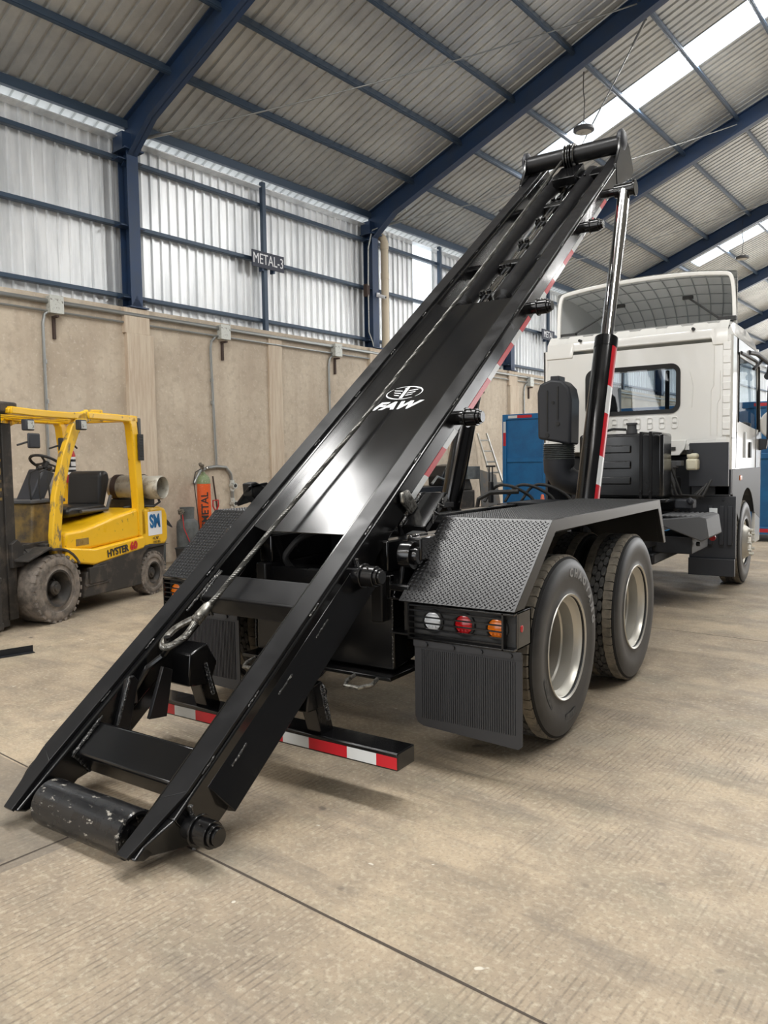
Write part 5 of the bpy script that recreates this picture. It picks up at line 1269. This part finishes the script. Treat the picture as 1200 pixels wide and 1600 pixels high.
CB('panel_seam', mb, M['cabwhite'])
mb = MB()
for k in range(8):
    x = -3.17+.143*k; q = rrect(x-.03, x+.03, 1.965, 2.095, .018, 4)
    mb.tube([(a, CY-.002, b) for a, b in q+[q[0]]], .008, 6, caps=False); mb.box(x-.022, x+.022, CY-.012, CY, 2.03, 2.045)
CB('stamped_slot', mb, M['cabwhite'])
# rear window
wt = rrect(-3.245, -2.105, 2.14, 2.725, .11)
mb = MB(); a_ = [(x, CY-.012, z) for x, z in wt]; b_ = rrect(-3.195, -2.155, 2.19, 2.675, .07); b_ = [(x, CY-.008, z) for x, z in b_]
mb.ring(a_, b_); mb.ring([(x, CY+.005, z) for x, z in wt], a_); mb.ring(b_, [(x, CY+.03, z) for x, y, z in b_]); CB('window_seal', mb, M['glasstrim'])
mb = MB(); mb.add([(x, CY+.012, z) for x, z in rrect(-3.2, -2.15, 2.185, 2.68, .07)], [list(range(28))]); CB('rear_window', mb, M['glass'], recalc=False)
# windscreen and side windows
mb = MB(); mb.add([(CL+.06, 11.74, 1.98), (CR-.06, 11.74, 1.98), (CR-.1, 11.44, 2.9), (CL+.1, 11.44, 2.9)], [(0, 1, 2, 3)]); CB('windscreen', mb, M['glass'], recalc=False)
mb = MB(); mb.add([(CR-.015, CY+.42, 2.04), (CR-.015, 11.5, 1.98), (CR-.015, 11.4, 2.82), (CR-.015, CY+.42, 2.82)], [(0, 1, 2, 3)]); CB('side_window', mb, M['glass'], recalc=False)
mb = MB(); mb.add([(CL+.015, CY+.5, 2.05), (CL+.015, 11.5, 1.98), (CL+.015, 11.4, 2.82), (CL+.015, CY+.5, 2.82)], [(0, 1, 2, 3)]); CB('side_window', mb, M['glass'], recalc=False)
mb = MB(); mb.tube([(CR-.0, 11.52, 1.95), (CR-.0, 11.42, 2.8), (CR+.0, 11.2, 2.87), (CR, 10.0, 2.85)], .022, 8); mb.tube([(CR, CY+.42, 2.02), (CR, CY+.42, 2.84)], .014, 6); CB('window_frame', mb, M['glasstrim'])
mb = MB(); mb.box(CL+.2, CL+.7, 9.9, 10.4, 1.9, 2.0).box(-3.5, -3.0, 10.0, 10.15, 1.95, 2.55).box(-2.35, -1.85, 10.4, 10.55, 1.95, 2.3).box(CL+.1, CR-.1, 11.2, 11.6, 1.85, 2.08).box(CL+.05, CR-.05, 9.6, 9.75, 1.85, 2.14)
mb.box(-2.72, -2.66, 11.25, 11.3, 2.1, 2.85); CB('interior', mb, M['plastic'], .02)
mb = MB(); mb.box(CL+.05, CR-.05, CY+.05, 11.7, 1.78, 1.84); CB('cab_floor', mb, M['engine'])
# door handle, seams
mb = MB(); mb.box(CR-.002, CR+.012, 10.72, 10.86, 1.60, 1.80); CB('door_handle', mb, M['rubber'], .02)
mb = MB(); mb.box(CR-.0, CR+.016, 10.35, 10.42, 1.60, 1.92); CB('side_badge', mb, M['white'], .004)
mb = MB(); mb.tube([(CR, CY+.32, 1.48), (CR, CY+.32, 2.98)], .004, 5).tube([(CR, 11.3, 1.3), (CR, 11.3, 2.0)], .004, 5).tube([(CR, CY+.03, 1.47+.36), (CR-.0, CY+.32, 1.83)], .004, 5); CB('door_seam', mb, M['plastic2'])
# white under-cab brackets
mb = MB(); mb.box(-3.4, -1.70, CY, CY+.08, 1.70, 1.82).prism([(-2.30, 1.82), (-2.02, 1.82), (-2.04, 1.72), (-2.10, 1.64), (-2.28, 1.64)], 'y', CY-.06, CY-.03); CB('cab_sill', mb, M['cabwhite'], .006)
mb = MB(); mb.box(-2.19, -2.14, CY-.07, CY-.05, 1.70, 1.74); 
for x in (-2.0, -1.9, -1.8): mb.cyl((x, CY-.006, 1.76), (x, CY, 1.76), .008, n=6)
CB('sill_hole', mb, M['rubber'])
# front wing
mb = MB(); cy_, cz_ = 10.62, .56
arch = [(cy_-.66*math.cos(math.radians(a)), cz_+.66*math.sin(math.radians(a))) for a in range(25, 160, 9)]
mb.prism([(CY+.06, 1.47), (CY+.06, 1.20)]+arch+[(11.75, .75), (11.75, 1.47)], 'x', CR-.03, CR+.004)
arc_o = [(cy_-.66*math.cos(math.radians(a)), cz_+.66*math.sin(math.radians(a))) for a in range(25, 160, 9)]
for a, b in zip(arc_o[:-1], arc_o[1:]): mb.add([(CR-.4, *a), (CR, *a), (CR, *b), (CR-.4, *b)], [(0, 1, 2, 3)])
mb.box(CR-.17, CR-.0, CY+.0, CY+.08, 1.18, 1.47); CB('front_wing', mb, M['plastic'], .004)
mb = MB(); mb.box(CR+.004, CR+.014, 10.0, 10.14, 1.33, 1.39); CB('side_indicator', mb, M['amberlamp'], .006)
mb = MB(); mb.box(CL-.004, CL+.03, CY+.06, 11.75, .9, 1.47); CB('front_wing', mb, M['plastic'], .004)
mb = MB(); mb.prism([(11.3, .45), (11.75, .45), (11.78, 1.3), (11.3, 1.3)], 'x', CR-.04, CR+.002); CB('front_bumper_end', mb, M['cabwhite'], .01)
# mirrors
mb = MB(); mb.tube([(CR, 10.6, 2.92), (CR+.05, 10.9, 2.93), (CR+.12, 11.4, 2.86), (CR+.25, 11.75, 2.83), (CR+.5, 11.9, 2.82)], .028, 10).tube([(CR, 11.0, 2.75), (CR+.08, 11.2, 2.88), (CR+.12, 11.4, 2.86)], .02, 8).tube([(CR+.13, 11.45, 2.86), (CR+.1, 11.55, 2.74)], .02, 8)
mb.tube([(CR+.12, 11.6, 2.86), (CR+.1, 11.62, 2.4), (CR+.1, 11.62, 1.85), (CR+.02, 11.6, 1.76)], .016, 8); CB('mirror_arm', mb, M['plastic'])
mb = MB(); q = [(CR+.02+.16+.19*math.cos(a), 2.05+.20*math.sin(a)) for a in [2*math.pi*i/28 for i in range(28)]]
mb.prism(q, 'y', 11.62, 11.72); CB('mirror', mb, M['cabwhite'], .03, segs=3)
mb = MB(); mb.prism([(CR+.0, 1.70), (CR+.09, 1.72), (CR+.11, 1.85), (CR+.0, 1.86)], 'y', 11.55, 11.68); CB('mirror_foot', mb, M['plastic'], .01)
mb = MB(); mb.cyl((CR+.1, 11.55, 2.70), (CR+.1, 11.60, 2.70), .05, n=16); CB('mirror', mb, M['plastic'], .01)
# roof fairing: hollow shell open to the rear
DY = 9.92
mb = MB(); rows = []; NU = 40; NV = 14
def fair(u, v):
    # u across -1..1, v from rear rim (0) down and forward (1)
    a = v*math.pi/2
    ztop = 3.79+.085*(1-abs(u)**2.4)
    y = DY+1.35*math.sin(a)**1.0; z = 3.20+(ztop-3.20)*math.cos(a)**.75 if v < 1 else 3.20
    return y, z
def fair_x(u, v=0): return -2.69+(1.10-.30*v)*u
for j in range(NV+1):
    rows.append([]); v = j/NV
    for i in range(NU+1):
        u = -1+2*i/NU; y, z = fair(u, v); rows[-1].append((fair_x(u, v), y, z))
vs_ = [p for r in rows for p in r]; fs = []; n1 = NU+1
for j in range(NV):
    for i in range(NU): fs.append((j*n1+i, j*n1+i+1, (j+1)*n1+i+1, (j+1)*n1+i))
mb.add(vs_, fs, 0)
off = [(x, y+.012, z+.018) for x, y, z in vs_]; mb.add(off, fs, 1)
for sx_ in (-1, 1):   # side walls
    prf = [(fair(sx_, j/NV)) for j in range(NV+1)]
    xw = fair_x(sx_)
    e = [V((fair_x(sx_, j/NV), *p)) for j, p in enumerate(prf)]; f_ = [V((p.x, p.y, 3.19)) for p in e]
    for m_, o_x in ((0, 0), (1, .008*sx_)):
        mb.add([p+V((o_x, 0, .01 if m_ else 0)) for p in e]+[p+V((o_x, 0, 0)) for p in f_], [(j, j+1, NV+2+j, NV+1+j) for j in range(NV)], m_)
fa = CB('roof_fairing', mb, [M['fairing'], M['cabwhite']], recalc=False, label='white roof fairing with hollow grey back', sharp=50)
mb = MB(); loopp = []
pts = [(-3.79, 3.19), (-3.79, 3.70)]+[(fair_x(u), fair(u, 0)[1]) for u in [(-.96+1.92*i/30) for i in range(31)]]+[(-1.59, 3.70), (-1.58, 3.19)]
sm = []
for i in range(len(pts)-1):
    for k in range(3): sm.append(V((pts[i][0], 0, pts[i][1])).lerp(V((pts[i+1][0], 0, pts[i+1][1])), k/3))
sm.append(V((pts[-1][0], 0, pts[-1][1])))
for _ in range(6): sm = [sm[0]]+[(sm[i-1]+sm[i]*2+sm[i+1])/4 for i in range(1, len(sm)-1)]+[sm[-1]]
vs_ = []; fs = []
cen = V((-2.69, 0, 3.4))
for i, p in enumerate(sm):
    t = (sm[min(i+1, len(sm)-1)]-sm[max(i-1, 0)]).normalized(); nn = V((t.z, 0, -t.x)); 
    for a, b in ((-.0, -.03), (.045, -.02), (.045, .03), (0, .03)): vs_.append(p+nn*a+V((0, DY+b, 0)))
    if i:
        for k in range(4): q = 4*i; fs.append((q-4+k, q-4+(k+1) % 4, q+(k+1) % 4, q+k))
mb.add(vs_, fs); make('fairing_rim', mb, M['cabwhite'], cab, bevel=.008)
mb = MB()
for i in range(1, 12):
    u = -1+2*i/12; mb.tube([(fair_x(u, v/12), fair(u, v/12)[0]-.006, fair(u, v/12)[1]-.006) for v in range(0, 13)], .007, 5)
for v in (.12, .27, .42, .57, .72): mb.tube([(fair_x(u, v), fair(u, v)[0]-.006, fair(u, v)[1]-.006) for u in [-1+2*i/24 for i in range(25)]], .006, 5)
make('fairing_ribs', mb, M['fairrib'], cab)
for x0, z0, x1, z1 in ((-3.52, 3.27, -3.05, 3.62), (-1.78, 3.27, -2.20, 3.62)):
    mb = MB(); mb.tube([(x0, DY-.05, z0), (x1, DY+.30, z1)], .012, 8).box(x1-.06, x1+.06, DY+.28, DY+.34, z1-.02, z1+.02).box(min(x0, x0+(.2 if x0 > -2.5 else -.2)), max(x0, x0+(.2 if x0 > -2.5 else -.2)), DY-.08, DY+.0, z0-.05, z0)
    CB('fairing_strut', mb, M['rubber'])
for o in list(cab.children): pass
